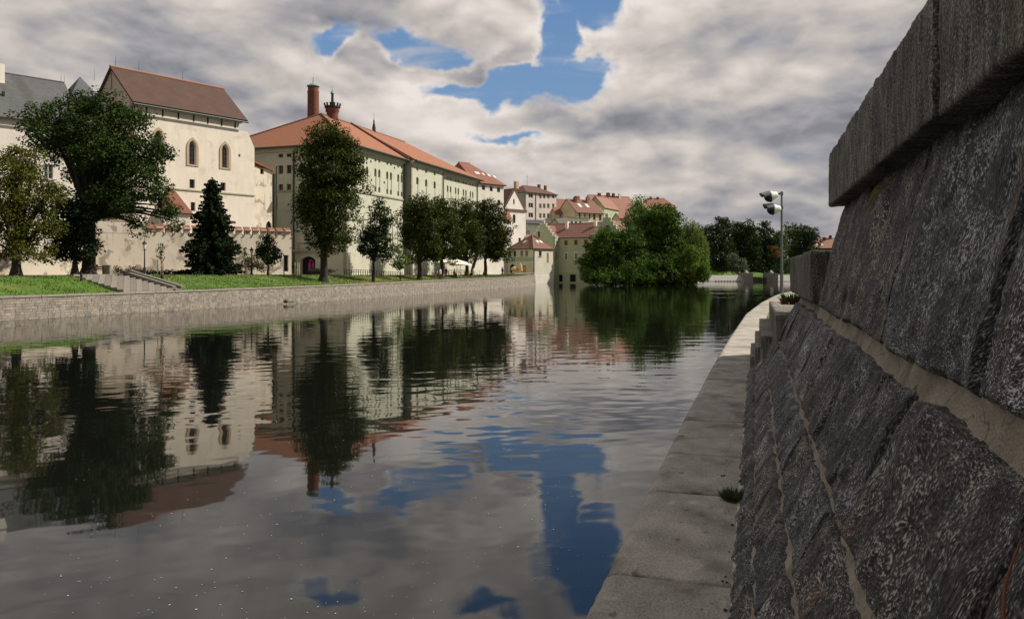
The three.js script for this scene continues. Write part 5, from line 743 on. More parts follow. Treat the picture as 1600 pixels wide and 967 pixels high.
// green mill with stepped gables
{
  const f = Frame.at(872, 203, 120), t = thing('green_mill', 'sage green mill with stepped white capped gables rising from the river', 'building', f.p(4, 0, -4)), y0 = -1.2;
  const uA = f.u(871)[0], uM = f.u(925.5)[0], uE = f.u(972)[0], yE = f.u(900, 369)[1], yPk = f.u(949, 335)[1];
  const win = (px, py, w, h) => { const [u, y] = f.u(px, py); return { u, y: y - h / 2, w, h }; };
  const Wm = [[884.5, 379.5, 0.95, 1.35], [900, 379, 0.95, 1.35], [915.8, 378.5, 0.95, 1.35], [884.5, 400.8, 0.8, 1.8], [900.5, 400.5, 0.8, 1.8], [916.2, 399.7, 0.8, 1.8]].map((a) => win(...a)), Dm = [[872.5, 434, 1.3, 1.8], [895, 433.5, 1.7, 1.9]].map(([px, py, w, h]) => { const [u] = f.u(px); return { u: Math.max(u, uA + w / 2 + 0.2), y: 0.25, w, h }; });
  part(t, 'wall', wallGeo(f, [[uA, y0], [uM, y0], [uM, yE], [uA, yE]], [...Wm, ...Dm], 0.45), M.green);
  Wm.forEach((w, i) => winPart(t, f, w, { set: 0.15, frame: i < 3 ? M.frameYellow : M.frameWhite, surround: i < 3 ? M.frameYellow : i ? M.whiteTrim : undefined, surroundW: 0.13, sill: M.whiteTrim })); Dm.forEach((w) => winPart(t, f, w, { name: 'mill_race_opening', set: 0.4, glass: M.void }));
  part(t, 'base_band', f.put(box(uM - uA, 0.1, 0.1, (uA + uM) / 2, f.u(900, 424)[1], 0.05)), M.whiteTrim); part(t, 'base_band', f.put(box(uM - uA, 0.08, 0.08, (uA + uM) / 2, f.u(900, 389.5)[1], 0.04)), M.greenDark);
  // right stepped gable wing
  const steps = (ua, ub, yLow, yTop, n) => { const L = [], w = (ub - ua) / (2 * n - 1); let pts = []; for (let i = 0; i < n; i++) { const y = lerp(yLow, yTop, i / (n - 1)); pts.push([ua + w * i, y], [ua + w * (i + 1), y]); } for (let i = n - 2; i >= 0; i--) { const y = lerp(yLow, yTop, i / (n - 1)), k = 2 * n - 2 - i; pts.push([ua + w * k, y], [ua + w * (k + 1), y]); } return pts; };
  const gable = (fr, ua, ub, yLow, yTop, n, holes, lowY = y0) => { const pts = steps(ua, ub, yLow, yTop, n); part(t, 'stepped_gable', wallGeo(fr, [[ua, lowY], [ub, lowY], ...pts.slice().reverse()], holes, 0.5), M.green); const w = (ub - ua) / (2 * n - 1); for (let i = 0; i < pts.length; i += 2) { const [a, y] = pts[i]; part(t, 'gable_cap', fr.put(box(w + 0.12, 0.22, 0.72, a + w / 2, y + 0.112 + (i % 4) * 0.002, -0.25)), M.whiteTrim); } };
  const gh = [{ u: f.u(949.5)[0], y: f.u(949, 359)[1], w: 0.7, h: 1.0 }, { u: f.u(949)[0], y: f.u(949, 376)[1], w: 1.25, h: 1.75 }, win(938, 400, 0.8, 1.8)];
  gable(f.off(0, 0.15), uM, uE, f.u(930, 366)[1], yPk, 6, gh); gh.forEach((w, i) => winPart(t, f.off(0, 0.15), w, { set: 0.2, frame: i === 0 ? undefined : M.frameWhite, glass: i === 0 ? M.void : M.glass, surround: i < 2 ? M.frameDark : undefined, surroundW: 0.12 }));
  const gR = f.side(uM, -10, 90), s2 = gableRoof(gR, 0, 9.4, 0, -(uE - uM), yE - 0.2, yPk - 1.3, { over: 0.1, end: 0.0 }); part(t, 'roof', s2[0], M.roofRust); part(t, 'roof', s2[1], M.roofRust);
  const yRm = f.off(0, -5).u(895, 349)[1], s = gableRoof(f, uA - 4, uM, 0, -10, yE, yRm, { over: 0.4, end: 0 }), rf = part(t, 'roof', s[0], M.roofRust); part(t, 'roof', s[1], M.roofRust); part(rf, 'ridge', ridgeCap(f.p(uA - 4, yRm, -5), f.p(uM, yRm, -5), 0.12), M.ridge);
  for (const [k, z] of [[0.12, -3.2], [0.92, -3.8]]) part(rf, 'chimney', f.put(box(0.7, 2.3, 0.7, lerp(uA, uM, k), yRm - 0.8, z)), M.whiteTrim);
  part(t, 'back_walls', wallRun(f, [[uE, -0.5], [uE, -10], [uA - 9, -10]], y0, yE - 0.5, 0.4), M.green);
  // left stepped gable wing standing forward
  const f2 = f.off(0, 2.6), a = f2.u(831)[0], b = f2.u(866.5)[0]; gable(f2, a, b, f2.u(862, 369)[1], f2.u(846, 346)[1], 6, []);
  part(t, 'side_wall', wallGeo(f2.side(b, 0, -90), [[0, y0], [2.7, y0], [2.7, yE], [0, yE]], [{ u: 1.3, y: f2.u(866, 400)[1] - 1, w: 0.6, h: 2.2 }, { u: 1.3, y: f2.u(866, 380)[1] - 0.6, w: 0.6, h: 1.2 }], 0.3), M.green);
  for (const [y, h] of [[f2.u(866, 400)[1] - 1, 2.2], [f2.u(866, 380)[1] - 0.6, 1.2]]) winPart(t, f2.side(b, 0, -90), { u: 1.3, y, w: 0.6, h }, { glass: M.glass, frame: M.frameDark });
  const gL = f2.side(a, -8, 90), s3 = gableRoof(gL, 0, 7.5, 0, -(b - a), f2.u(862, 371)[1], f2.u(846, 351)[1], { over: 0.05, end: 0 }); part(t, 'roof', s3[0], M.roofRust); part(t, 'roof', s3[1], M.roofRust);
}
// weir with its two piers, and the far building seen over the wall
{
  const t = thing('weir', 'pale stone weir with a dark sluice opening across the river', 'weir', at(1150, 222, 0)), zz = 222, ramp = (pa, pb) => { const a = at(pa, zz, 0), b = at(pb, zz, 0), w = b.x - a.x, s = new THREE.Shape(); s.moveTo(0, -1.3); s.lineTo(0, 0.1); s.lineTo(-3.5, 1.75); s.lineTo(-5, 1.75); s.lineTo(-5, -1.3); s.closePath(); const g = new THREE.ExtrudeGeometry(s, { depth: w, bevelEnabled: false }).rotateY(-Math.PI / 2); g.translate(b.x, 0, -zz); return boxUV(g); };
  part(t, 'weir_face', ramp(1090, 1167), M.weir); part(t, 'weir_face', ramp(1208, 1300), M.weir);
  for (const [px, w] of [[1168, 1.5], [1207, 1.4]]) { const c = at(px, zz, 0); part(t, 'pier', box(w, 4.0, 9, c.x, 0.4, c.z - 1.5), M.concrete); part(t, 'pier_top', boxUV(new THREE.CylinderGeometry(0.5, 0.9, 2.4, 4, 1).rotateX(-1.1).translate(c.x, 2.3, c.z)), M.weir); }
  const c = at(1187, zz + 3, 0); part(t, 'sluice_sill', box(7.5, 2.2, 0.6, c.x, -0.2, c.z), M.bed);
  for (let i = 0; i < 9; i++) { const p = at(1119 + i * 4.6, zz - 0.4, 0.1); part(t, 'weir_stone', boxUV(new THREE.DodecahedronGeometry(0.28, 0).translate(p.x, p.y, p.z)), M.concrete); }
  setting('upper_water', boxUV(new THREE.PlaneGeometry(160, 10).rotateX(-Math.PI / 2).translate(70, 1.2, -231)), M.water);
  const f = Frame.at(1270, 330, 92); house('far_red_roof_house', 'distant house with long orange roof past the riverside trees', f, { u0: f.u(1272)[0], u1: f.u(1345)[0], yE: f.u(1290, 386)[1], yR: f.off(0, -5).u(1290, 372)[1], D: 10, wall: plaster([0.10, 0.06, 0.06]), roof: M.roofPink, win: [], chimneys: [[0.3, -4, 1, 1.2], [0.45, -5, 1, 1.2]], skylights: [[0.1, 0.3, 0.9, 1.4], [0.2, 0.3, 0.9, 1.4]] });
}
// ------------------------------------------------------------------ trees
const leafShape = (pos, colr, c, r, size, tone, dir) => {         // one leaf spray: a bent four-cornered blade
  const a = r() * 6.283, b = Math.acos(2 * r() - 1), n = V(Math.sin(b) * Math.cos(a), Math.abs(Math.cos(b)) * 0.8 + 0.15, Math.sin(b) * Math.sin(a)); if (dir) n.addScaledVector(dir, 0.7); n.normalize();
  const u = V(n.y + 0.13, -n.x, r() - 0.5).cross(n).normalize(), v = n.clone().cross(u), l = size * (0.7 + 0.7 * r()), w = l * (0.42 + 0.3 * r()), t = tone * (0.72 + 0.56 * r()), h = (r() - 0.5) * 0.16, cr = t * (1 + h), cb = t * (1 - h);
  const p = (x, y, z) => { pos.push(c.x + u.x * x + v.x * y + n.x * z, c.y + u.y * x + v.y * y + n.y * z, c.z + u.z * x + v.z * y + n.z * z); colr.push(cr, t, cb); };
  p(-l * 0.5, 0, 0); p(0, -w * 0.5, 0.12 * l); p(l * 0.5, 0, 0); p(-l * 0.5, 0, 0); p(l * 0.5, 0, 0); p(0, w * 0.5, 0.1 * l);
};
function leafGeo(pos, colr) { const g = new THREE.BufferGeometry(); g.setAttribute('position', new THREE.Float32BufferAttribute(pos, 3)); g.setAttribute('color', new THREE.Float32BufferAttribute(colr, 3)); g.setAttribute('uv', new THREE.Float32BufferAttribute(new Float32Array(pos.length / 3 * 2), 2)); g.computeVertexNormals(); return g; }
// crown from ellipses given as [sight x, sight y, half width, half height, (depth offset m)] in the photograph, at the tree's distance
function broadTree(name, label, px, Zd, blobs, o) {
  const r = rng(o.seed), k = Zd / F, x0 = (px - PX) * k, gy = o.gy ?? groundY(x0, -Zd), t = thing(name, label, o.category ?? 'tree', V(x0, gy, -Zd), o.group), pos = [], colr = [], leaf = o.leaf ?? 0.34, limbs = [], centres = [];
  for (const [bx, by, rx, ry, dz = 0] of blobs) {
    const c = V((bx - PX) * k, EYE - (by - HORIZON) * k, -Zd + dz), R = V(rx * k * (o.grow ?? 1.06), ry * k * (o.grow ?? 1.06), Math.max(rx * k, 0.6 * ry * k) * (o.deep ?? 0.9)); centres.push([c, R]);
    const cs = o.clump ?? 0.95, n = Math.round((o.dense ?? 1) * 2.3 * (R.x * R.y + R.y * R.z + R.x * R.z) / (cs * cs));
    for (let i = 0; i < n; i++) {
      const a = r() * 6.283, b = Math.acos(2 * r() - 1), e = V(Math.sin(b) * Math.cos(a), Math.cos(b), Math.sin(b) * Math.sin(a)), q = Math.pow(r(), 0.36) * (1 + 0.3 * noise3(e.x * 2.1 + o.seed, e.y * 2.1 + bx * 0.1, e.z * 2.1)) * (r() < 0.07 ? 1.16 : 1), m = c.clone().add(V(e.x * R.x * q, e.y * R.y * q, e.z * R.z * q)), cr = cs * (0.45 + 1.0 * r() * r() + 0.2 * r());
      if (m.y < gy + (o.clear ?? 1.2)) continue;
      const nl = Math.round((o.leaves ?? 46) * (cr / cs) ** 2), tone = 0.8 + 0.4 * r();
      for (let j = 0; j < nl; j++) { const a2 = r() * 6.283, b2 = Math.acos(2 * r() - 1), d = V(Math.sin(b2) * Math.cos(a2), Math.cos(b2), Math.sin(b2) * Math.sin(a2)), rr = cr * (0.45 + 0.7 * Math.pow(r(), 0.7)); leafShape(pos, colr, V(m.x + d.x * rr * 1.15, m.y + d.y * rr * 0.8 - (o.droop ?? 0) * rr * r(), m.z + d.z * rr), r, leaf, tone, d); }
    }
  }
  part(t, 'crown', leafGeo(pos, colr), o.mat);
  if (o.trunk) {
    const [tr, lean = 0, fork = 0.35] = o.trunk, top = centres.reduce((s, [c]) => s.add(c), V()).divideScalar(centres.length), base = V(x0, gy - 0.15, -Zd), fk = V(base.x + lean, lerp(base.y, top.y, fork), base.z);
    const trunk = part(t, 'trunk', merge([tube([base.clone().add(V(0, 0.02, 0)), base.clone().lerp(fk, 0.5).add(V(0.08, 0, 0.1)), fk], tr, tr * 0.72, 10), boxUV(new THREE.CylinderGeometry(tr * 0.95, tr * 1.5, 0.9, 10).translate(base.x, base.y + 0.35, base.z))]), M.bark);
    for (const [c, R] of centres) { for (let i = 0; i < (o.limbs ?? 2); i++) { const e = c.clone().add(V((r() - 0.5) * R.x, (r() - 0.3) * R.y * 0.9, (r() - 0.5) * R.z)), m = fk.clone().lerp(e, 0.5).add(V((r() - 0.5) * 0.8, 0.1 * fk.distanceTo(e), (r() - 0.5) * 0.8)); limbs.push(tube([fk, m, e], tr * (0.32 + 0.14 * r()), 0.035, 6)); } }
    part(t, 'limbs', merge(limbs), M.bark);
  }
  return t;
}
function conifer(name, label, px, Zd, topPx, halfPx, lowPx, o) {   // whorls of drooping boughs round a straight stem
  const r = rng(o.seed), k = Zd / F, x0 = (px - PX) * k, gy = groundY(x0, -Zd), t = thing(name, label, 'tree', V(x0, gy, -Zd)), yT = EYE - (topPx - HORIZON) * k, yL = EYE - (lowPx - HORIZON) * k, R = halfPx * k, pos = [], colr = [];
  const boughs = []; let y = yL;
  while (y < yT - 0.15) {
    const f = (yT - y) / (yT - yL), rad = (0.82 + 0.3 * r()) * R * (o.shape ? o.shape(f) : Math.pow(f, 0.85)) + 0.15, n = Math.max(4, Math.round(5 + rad * 2.6)), ph = r() * 6;
    for (let i = 0; i < n; i++) {
      const a = ph + i / n * 6.283 + (r() - 0.5) * 0.5, len = rad * (0.62 + 0.5 * r()), tone = 0.8 + 0.4 * r(), m = Math.max(3, Math.round(len / 0.16));
      for (let j = 1; j <= m; j++) { const q = j / m, d = len * q, w = (1 - q * 0.75) * 0.42 * (0.5 + len / 3), dy = -0.34 * d + 0.16 * d * q; for (let s = 0; s < (o.per ?? 5); s++) leafShape(pos, colr, V(x0 + Math.cos(a) * d + (r() - 0.5) * w, y + dy + (r() - 0.6) * w * 1.7, -Zd + Math.sin(a) * d + (r() - 0.5) * w), r, o.leaf ?? 0.27, tone); }
    }
    y += o.step ?? 0.24 + 0.16 * r();
  }
  for (let i = 0; i < 30; i++) leafShape(pos, colr, V(x0 + (r() - 0.5) * 0.3, yT - r() * 1.2, -Zd + (r() - 0.5) * 0.3), r, 0.28, 1);
  part(t, 'crown', leafGeo(pos, colr), o.mat); part(t, 'trunk', tube([V(x0, gy - 0.1, -Zd), V(x0 + 0.05, (gy + yT) / 2, -Zd), V(x0, yT, -Zd)], o.tr ?? 0.24, 0.03, 8), M.bark);
  return t;
}
broadTree('oak_tree', 'big spreading dark oak whose lowest limb reaches over the rampart', 137, 72, [[95, 205, 52, 40, 1], [150, 182, 42, 32], [68, 215, 28, 28, -2], [175, 240, 45, 42, 1.5], [215, 235, 40, 36], [120, 255, 45, 30, -2], [232, 285, 36, 32, 1], [262, 318, 18, 26, 0.5], [205, 310, 40, 22, 2], [250, 238, 22, 14], [185, 165, 16, 16], [150, 320, 26, 22, -1], [268, 345, 11, 20], [210, 350, 14, 12], [120, 165, 26, 16], [205, 190, 26, 20]], { seed: 1, mat: LEAF.oak, trunk: [0.62, 0.15, 0.5], limbs: 3, dense: 1.0, clump: 0.7, leaf: 0.235, leaves: 74, clear: 3 });
broadTree('yellow_hemlock', 'yellowish green bushy conifer beside the big oak', 24, 66, [[40, 250, 30, 26], [20, 265, 40, 32, 1], [45, 300, 46, 34], [10, 315, 42, 36, 1], [50, 345, 40, 30, 0.5], [0, 370, 50, 34], [55, 388, 34, 22, 1], [20, 235, 14, 16], [80, 300, 20, 18], [78, 345, 20, 16]], { seed: 2, mat: LEAF.yellow, trunk: [0.42, 0, 0.3], dense: 0.75, clump: 0.6, leaf: 0.19, leaves: 80, clear: 1.5, droop: 0.7 });
broadTree('dark_yew', 'dense dark conifer crowded behind the oak trunk', 116, 69.5, [[112, 350, 34, 38], [105, 325, 28, 32, -1], [122, 385, 30, 28], [95, 380, 26, 28], [138, 360, 15, 30], [128, 330, 18, 20]], { seed: 3, mat: LEAF.spruce, trunk: [0.3, 0, 0.3], dense: 1.1, clump: 0.65, leaf: 0.26, clear: 1.3 });
conifer('spruce_tree', 'cone shaped dark spruce before the rampart battlements', 331, 84, 277, 49, 416, { seed: 4, mat: LEAF.spruce, per: 10, shape: (f) => Math.pow(f, 0.72) * (0.92 + 0.16 * Math.sin(f * 19)) });
broadTree('young_tree', 'young dark green tree beside the lamp by the rampart', 418, 89, [[418, 372, 7, 10], [417, 388, 15, 13], [418, 402, 17, 9], [408, 396, 8, 8], [430, 398, 8, 8]], { seed: 5, mat: LEAF.dark, trunk: [0.11, 0, 0.5], clump: 0.42, leaf: 0.22, leaves: 40, clear: 0.9 });
broadTree('tall_linden', 'tallest dark linden standing at the corner of the malt house', 505, 92, [[515, 212, 34, 20], [498, 235, 30, 26], [540, 240, 26, 28], [515, 260, 46, 40], [545, 290, 24, 30], [495, 295, 28, 34], [515, 325, 46, 36], [490, 350, 22, 30], [530, 365, 26, 24, 0.5], [505, 385, 26, 14], [478, 325, 14, 22], [552, 262, 16, 16]], { seed: 6, mat: LEAF.linden, trunk: [0.5, 0, 0.35], limbs: 2, dense: 0.95, clump: 0.72, leaf: 0.25, leaves: 70, clear: 2.4 });
broadTree('slim_tree', 'slim pointed young linden in front of the pale malt house wall', 583, 101, [[593, 318, 9, 12], [592, 336, 16, 16], [585, 358, 22, 16], [606, 345, 12, 10], [588, 380, 28, 18], [575, 395, 16, 10], [600, 396, 18, 10], [570, 372, 12, 10]], { seed: 7, mat: LEAF.dark, trunk: [0.2, 0, 0.4], dense: 0.9, clump: 0.55, leaf: 0.26, leaves: 42, clear: 1.5 });
broadTree('light_sapling', 'light green feathery young tree beside the malt house', 625, 109, [[624, 392, 8, 12], [626, 408, 11, 12], [622, 416, 9, 8]], { seed: 8, mat: LEAF.fresh, trunk: [0.07, 0, 0.5], clump: 0.45, leaf: 0.24, leaves: 30, clear: 0.6, dense: 0.7 });
{ const g = 'lindens shading the riverside cafe'; [[655, 116, [[655, 325, 20, 18], [648, 348, 22, 24], [668, 355, 24, 28], [655, 385, 28, 24], [640, 370, 12, 22], [672, 392, 18, 14]], 'linden beside the malt house return wall, leftmost over the cafe', 11], [690, 125, [[688, 322, 13, 16], [690, 345, 22, 24], [700, 375, 22, 26], [684, 395, 16, 12]], 'linden with a pale tip over the cafe parasols', 12], [729, 137, [[722, 330, 18, 16], [722, 358, 24, 28], [730, 385, 20, 22], [712, 400, 16, 10], [742, 370, 14, 18]], 'linden behind the leaning trunk above the cafe', 13], [758, 145, [[762, 330, 22, 18], [768, 352, 26, 22], [764, 378, 28, 22], [778, 392, 18, 14], [748, 360, 18, 24], [786, 372, 10, 16]], 'round crowned linden beside the yellow house', 14]].forEach(([px, z, b, l, s]) => broadTree('linden_tree', l.replace(', leftmost over the cafe', ' over the cafe'), px, z, b, { seed: s, mat: LEAF.linden, trunk: [0.36, 0, 0.35], dense: 1.15, clump: 0.72, leaf: 0.28, leaves: 64, clear: 2.2, grow: 1.2, group: g })); }
{ const x = at(736, bankZ(736) + 6, 2.5), t = thing('leaning_trunk', 'dark bare trunk leaning towards the malt house above the cafe', 'tree', x); part(t, 'trunk', tube([x.clone().add(V(0, -0.1, 0)), V(x.x + 0.7, 5, x.z), V(x.x + 1.9, 7.6, x.z), V(x.x + 3.4, 9.3, x.z)], 0.3, 0.16, 8), M.bark); }
// island trees in the river
const IY = -0.1;
broadTree('island_bush', 'broad dark leafy bush overhanging the water at the island tip', 955, 178, [[960, 395, 36, 30], [930, 412, 24, 22, 1], [985, 385, 28, 24], [975, 420, 40, 20, 2], [950, 378, 26, 18], [920, 424, 14, 14, 2], [1005, 415, 24, 22, 1.5], [940, 395, 24, 24], [960, 432, 46, 11, 3], [1000, 433, 30, 10, 3]], { seed: 21, gy: IY, category: 'bush', mat: LEAF.bush, trunk: [0.3, 0, 0.3], dense: 1.2, clump: 1.0, leaf: 0.5, leaves: 44, clear: 0.15 });
broadTree('locust_tree', 'tall airy tree with sparse crown rising above the island', 1003, 186, [[1003, 320, 18, 14], [990, 335, 18, 12], [1015, 342, 16, 14], [985, 352, 18, 12], [1005, 368, 20, 14]], { seed: 22, gy: IY, mat: LEAF.fresh, trunk: [0.3, 0, 0.5], dense: 0.55, clump: 0.95, leaf: 0.45, leaves: 30, clear: 2, limbs: 3 });
broadTree('round_island_tree', 'large round dark tree at the middle of the island', 1035, 182, [[1035, 345, 28, 24], [1018, 365, 26, 26], [1046, 368, 24, 28], [1030, 395, 40, 28], [1055, 395, 20, 28], [1012, 400, 24, 24], [1040, 420, 40, 20, 2], [1045, 433, 44, 11, 3], [1025, 352, 24, 22]], { seed: 23, gy: IY, mat: LEAF.bush, trunk: [0.4, 0, 0.3], dense: 1.25, clump: 1.05, leaf: 0.5, leaves: 46, clear: 0.2 });
broadTree('light_bush', 'yellow green bush at the waterline beside the willow', 1082, 177, [[1085, 415, 18, 16], [1072, 425, 14, 14, 1], [1096, 427, 12, 12], [1080, 400, 12, 14], [1102, 433, 8, 8]], { seed: 24, gy: IY, category: 'bush', mat: LEAF.fresh, dense: 1.1, clump: 0.9, leaf: 0.45, leaves: 40, clear: 0.1 });
broadTree('pale_shrub', 'pale olive shrub low on the island shore', 925, 174, [[922, 430, 10, 12], [934, 434, 12, 8], [914, 435, 6, 7]], { seed: 25, gy: IY, category: 'bush', mat: LEAF.fresh, dense: 1.0, clump: 0.7, leaf: 0.4, leaves: 34, clear: 0.1 });
{ // weeping willow: hanging strands
  const Zd = 186, k = Zd / F, r = rng(26), t = thing('willow_tree', 'weeping willow with hanging light green strands at the island end', 'tree', V((1085 - PX) * k, IY, -Zd)), pos = [], colr = [];
  for (let i = 0; i < 420; i++) { const a = r() * 6.283, q = Math.sqrt(r()), px = 1082 + Math.cos(a) * q * 26, dz = Math.sin(a) * q * 4, top = 347 + 40 * q * q + (r() - 0.5) * 14, low = Math.min(440, top + 34 + 62 * r()), n = Math.round((low - top) * 0.55), tone = 0.75 + 0.5 * r(); for (let j = 0; j < n; j++) { const py = lerp(top, low, j / n), sway = (r() - 0.5) * 1.6; leafShape(pos, colr, V((px + sway - PX) * k, EYE - (py - HORIZON) * k, -Zd + dz + (r() - 0.5) * 0.3), r, 0.42, tone); } }
  part(t, 'crown', leafGeo(pos, colr), LEAF.willow); const b = V((1085 - PX) * k, IY - 0.1, -Zd); part(t, 'trunk', tube([b, V(b.x - 0.3, 5, b.z), V(b.x, 11, b.z)], 0.45, 0.15, 8), M.bark);
}
{ const t = setting('island', (() => { const g = new THREE.SphereGeometry(1, 40, 12).scale(15.5, 0.5, 5.5); g.translate((1010 - PX) / F * 184, -0.18, -184); return boxUV(g); })(), mat([0.06, 0.07, 0.03])); }
// trees behind the weir
{ const g = 'riverside trees behind the weir', L = [
  [1128, 240, [[1128, 350, 12, 12], [1126, 372, 18, 22], [1130, 400, 20, 24], [1120, 418, 16, 12]], LEAF.far, 31, 'two tiered dark tree with small round top behind the weir'],
  [1147, 248, [[1147, 362, 12, 14], [1148, 388, 16, 22], [1145, 412, 16, 14]], LEAF.farLight, 32, 'lighter green narrow tree behind the weir'],
  [1168, 244, [[1165, 358, 16, 14], [1170, 380, 18, 24], [1172, 405, 18, 22], [1160, 390, 14, 20]], LEAF.far, 33, 'broad domed tree behind the sluice opening'],
  [1196, 250, [[1197, 355, 9, 10], [1195, 378, 14, 18], [1198, 402, 18, 22], [1210, 385, 12, 16]], LEAF.far, 34, 'dark tree with slim pointed top behind the sluice'],
  [1216, 256, [[1217, 372, 10, 14], [1218, 395, 14, 20], [1216, 412, 14, 12]], LEAF.farLight, 35, 'thin light tree behind the floodlight mast'],
  [1240, 262, [[1236, 366, 12, 16], [1238, 390, 16, 18], [1240, 412, 18, 12]], LEAF.farLight, 36, 'pale loose tree rising behind the lower wall cap'],
  [1260, 236, [[1259, 368, 17, 16], [1262, 384, 20, 16], [1258, 400, 20, 14]], LEAF.far, 37, 'compact dark round tree above the lower wall cap'],
  [1106, 262, [[1104, 366, 14, 12], [1106, 390, 16, 20], [1104, 415, 16, 14]], LEAF.far, 38, 'dark tree between the willow and the weir trees'],
  [1185, 275, [[1183, 372, 22, 16], [1180, 400, 30, 22]], LEAF.far, 39, 'tree filling the gap deep behind the sluice']];
  for (const [px, z, b, m, s, l] of L) broadTree('riverside_tree', l, px, z, [...b, [px - 6, 420, 14, 10, 1], [px + 8, 422, 14, 9, -1]], { seed: s, gy: 1.6, mat: m, trunk: [0.35, 0, 0.3], dense: 1.0, clump: 1.2, leaf: 0.6, leaves: 44, clear: 0.3, group: g });
  broadTree('silver_bush', 'silvery round bush on the bank above the weir', 1150, 230, [[1147, 408, 8, 10], [1158, 414, 9, 10], [1150, 420, 10, 8], [1163, 420, 6, 6]], { seed: 40, gy: 1.6, category: 'bush', mat: LEAF.silver, dense: 1, clump: 0.9, leaf: 0.5, leaves: 36, clear: 0.1 });
  broadTree('autumn_tree', 'small orange leafed tree among the dark weir trees', 1211, 244, [[1209, 388, 6, 8], [1214, 396, 6, 6]], { seed: 41, gy: 1.6, mat: leafMat([0.2, 0.1, 0.03]), trunk: [0.15, 0, 0.5], clump: 0.9, leaf: 0.5, leaves: 24, dense: 0.8 });
}
// ------------------------------------------------------------------ things on the promenade
function lamp(px, Zd, h, label) { const c = at(px, Zd, 0); c.y = groundY(c.x, c.z) - 0.02; const t = thing('street_lamp', label, 'street lamp', c, 'old street lamps before the rampart'), L = (pts) => boxUV(new THREE.LatheGeometry(pts.map(([x, y]) => new THREE.Vector2(x, y)), 10).translate(c.x, c.y, c.z));
  part(t, 'post', L([[0.2, 0], [0.2, 0.12], [0.13, 0.2], [0.13, 0.7], [0.07, 0.85], [0.05, h - 0.9], [0.09, h - 0.86], [0.04, h - 0.8]]), M.iron); const ln = part(t, 'lantern', L([[0.1, h - 0.8], [0.2, h - 0.3], [0.001, h - 0.3]]), M.lampGlass); part(ln, 'lantern_roof', L([[0.27, h - 0.3], [0.2, h - 0.17], [0.1, h - 0.1], [0.1, h - 0.03], [0.03, h], [0.02, h + 0.12], [0.001, h + 0.14]]), M.iron); part(t, 'bracket', merge([box(0.5, 0.04, 0.04, c.x, c.y + h - 0.95, c.z)]), M.iron); return t; }
lamp(225, 80, 3.5, 'black lantern post standing near the top of the bank steps'); lamp(392.5, 92, 3.2, 'black lantern post standing between the spruce and the young tree');
function sapling(px, Zd, h, label, m, seed) { const c = at(px, Zd, 0); c.y = groundY(c.x, c.z); const r = rng(seed), t = thing('staked_sapling', label, 'tree', c, 'staked saplings on the promenade'), pos = [], colr = []; if (m) { for (let i = 0; i < 170; i++) { const y = h * (0.5 + 0.55 * r()), q = 0.55 * (1 - Math.abs(y / h - 0.75)) * r(), a = r() * 6.28; leafShape(pos, colr, V(c.x + Math.cos(a) * q, c.y + y, c.z + Math.sin(a) * q), r, 0.2, 1); } part(t, 'crown', leafGeo(pos, colr), m); }
  part(t, 'stem', tube([c.clone(), V(c.x + 0.02, c.y + h * 0.5, c.z), V(c.x, c.y + h, c.z)], 0.045, 0.012, 6), M.paleWood); for (const a of [0.4, 2.5, 4.6]) part(t, 'stake', tube([V(c.x + Math.cos(a) * 0.32, c.y - 0.1, c.z + Math.sin(a) * 0.32), V(c.x + Math.cos(a) * 0.3, c.y + 0.8, c.z + Math.sin(a) * 0.3), V(c.x + Math.cos(a) * 0.28, c.y + 1.5, c.z + Math.sin(a) * 0.28)], 0.045, 0.045, 6), M.paleWood); return t; }
sapling(250.5, 81, 3.1, 'thin staked sapling near the lantern by the bank steps', LEAF.dark, 51); sapling(382, 90, 3.0, 'thin staked sapling with yellowish leaves beside the spruce', LEAF.fresh, 52); sapling(464, 98, 1.2, 'cut stem inside pale stakes before the malt house arch', null, 53);
// dry shrubs and low hedge along the rampart foot
broadTree('dry_shrub', 'brownish shrub against the rampart foot by the small stair', 397, 95, [[397, 410, 13, 10], [385, 414, 10, 8], [408, 416, 9, 7]], { seed: 61, category: 'bush', mat: LEAF.shrub, dense: 0.8, clump: 0.45, leaf: 0.22, leaves: 34, clear: 0.05, group: 'shrubs along the rampart' });
broadTree('dry_shrub', 'low olive shrub at the rampart foot beside the stone kiosk', 188, 83, [[186, 423, 8, 6], [192, 425, 7, 4]], { seed: 62, category: 'bush', mat: LEAF.shrub, dense: 0.8, clump: 0.4, leaf: 0.2, leaves: 30, clear: 0.05, group: 'shrubs along the rampart' });
broadTree('dry_shrub', 'brown shrub heaped behind the lantern near the steps', 210, 85, [[207, 421, 8, 7], [217, 423, 8, 5]], { seed: 63, category: 'bush', mat: LEAF.shrub, dense: 0.8, clump: 0.4, leaf: 0.2, leaves: 30, clear: 0.05, group: 'shrubs along the rampart' });
broadTree('low_hedge', 'long low dark hedge along the foot of the rampart', 275, 85, [...Array(14).keys()].map((i) => [206 + i * 10, 426, 7, 3.4, -0.8 + i * 0.15]), { seed: 64, category: 'hedge', mat: LEAF.spruce, dense: 0.9, clump: 0.3, leaf: 0.17, leaves: 26, clear: 0.02 });
broadTree('dark_hedge', 'dark ivy hedge before the malt house end wall', 455, 104, [[448, 421, 8, 6], [456, 412, 5, 12], [500, 424, 20, 3]], { seed: 65, category: 'hedge', mat: LEAF.spruce, dense: 0.9, clump: 0.4, leaf: 0.2, leaves: 28, clear: 0.02 });
broadTree('wall_weed', 'green weed clump growing low on the river wall', 446, 79.5, [[446, 470.5, 4.5, 1.6], [455, 471, 2, 1]], { seed: 66, gy: 0.05, category: 'weed', mat: LEAF.fresh, dense: 1.2, clump: 0.16, leaf: 0.12, leaves: 26, clear: 0.02, deep: 0.5 });
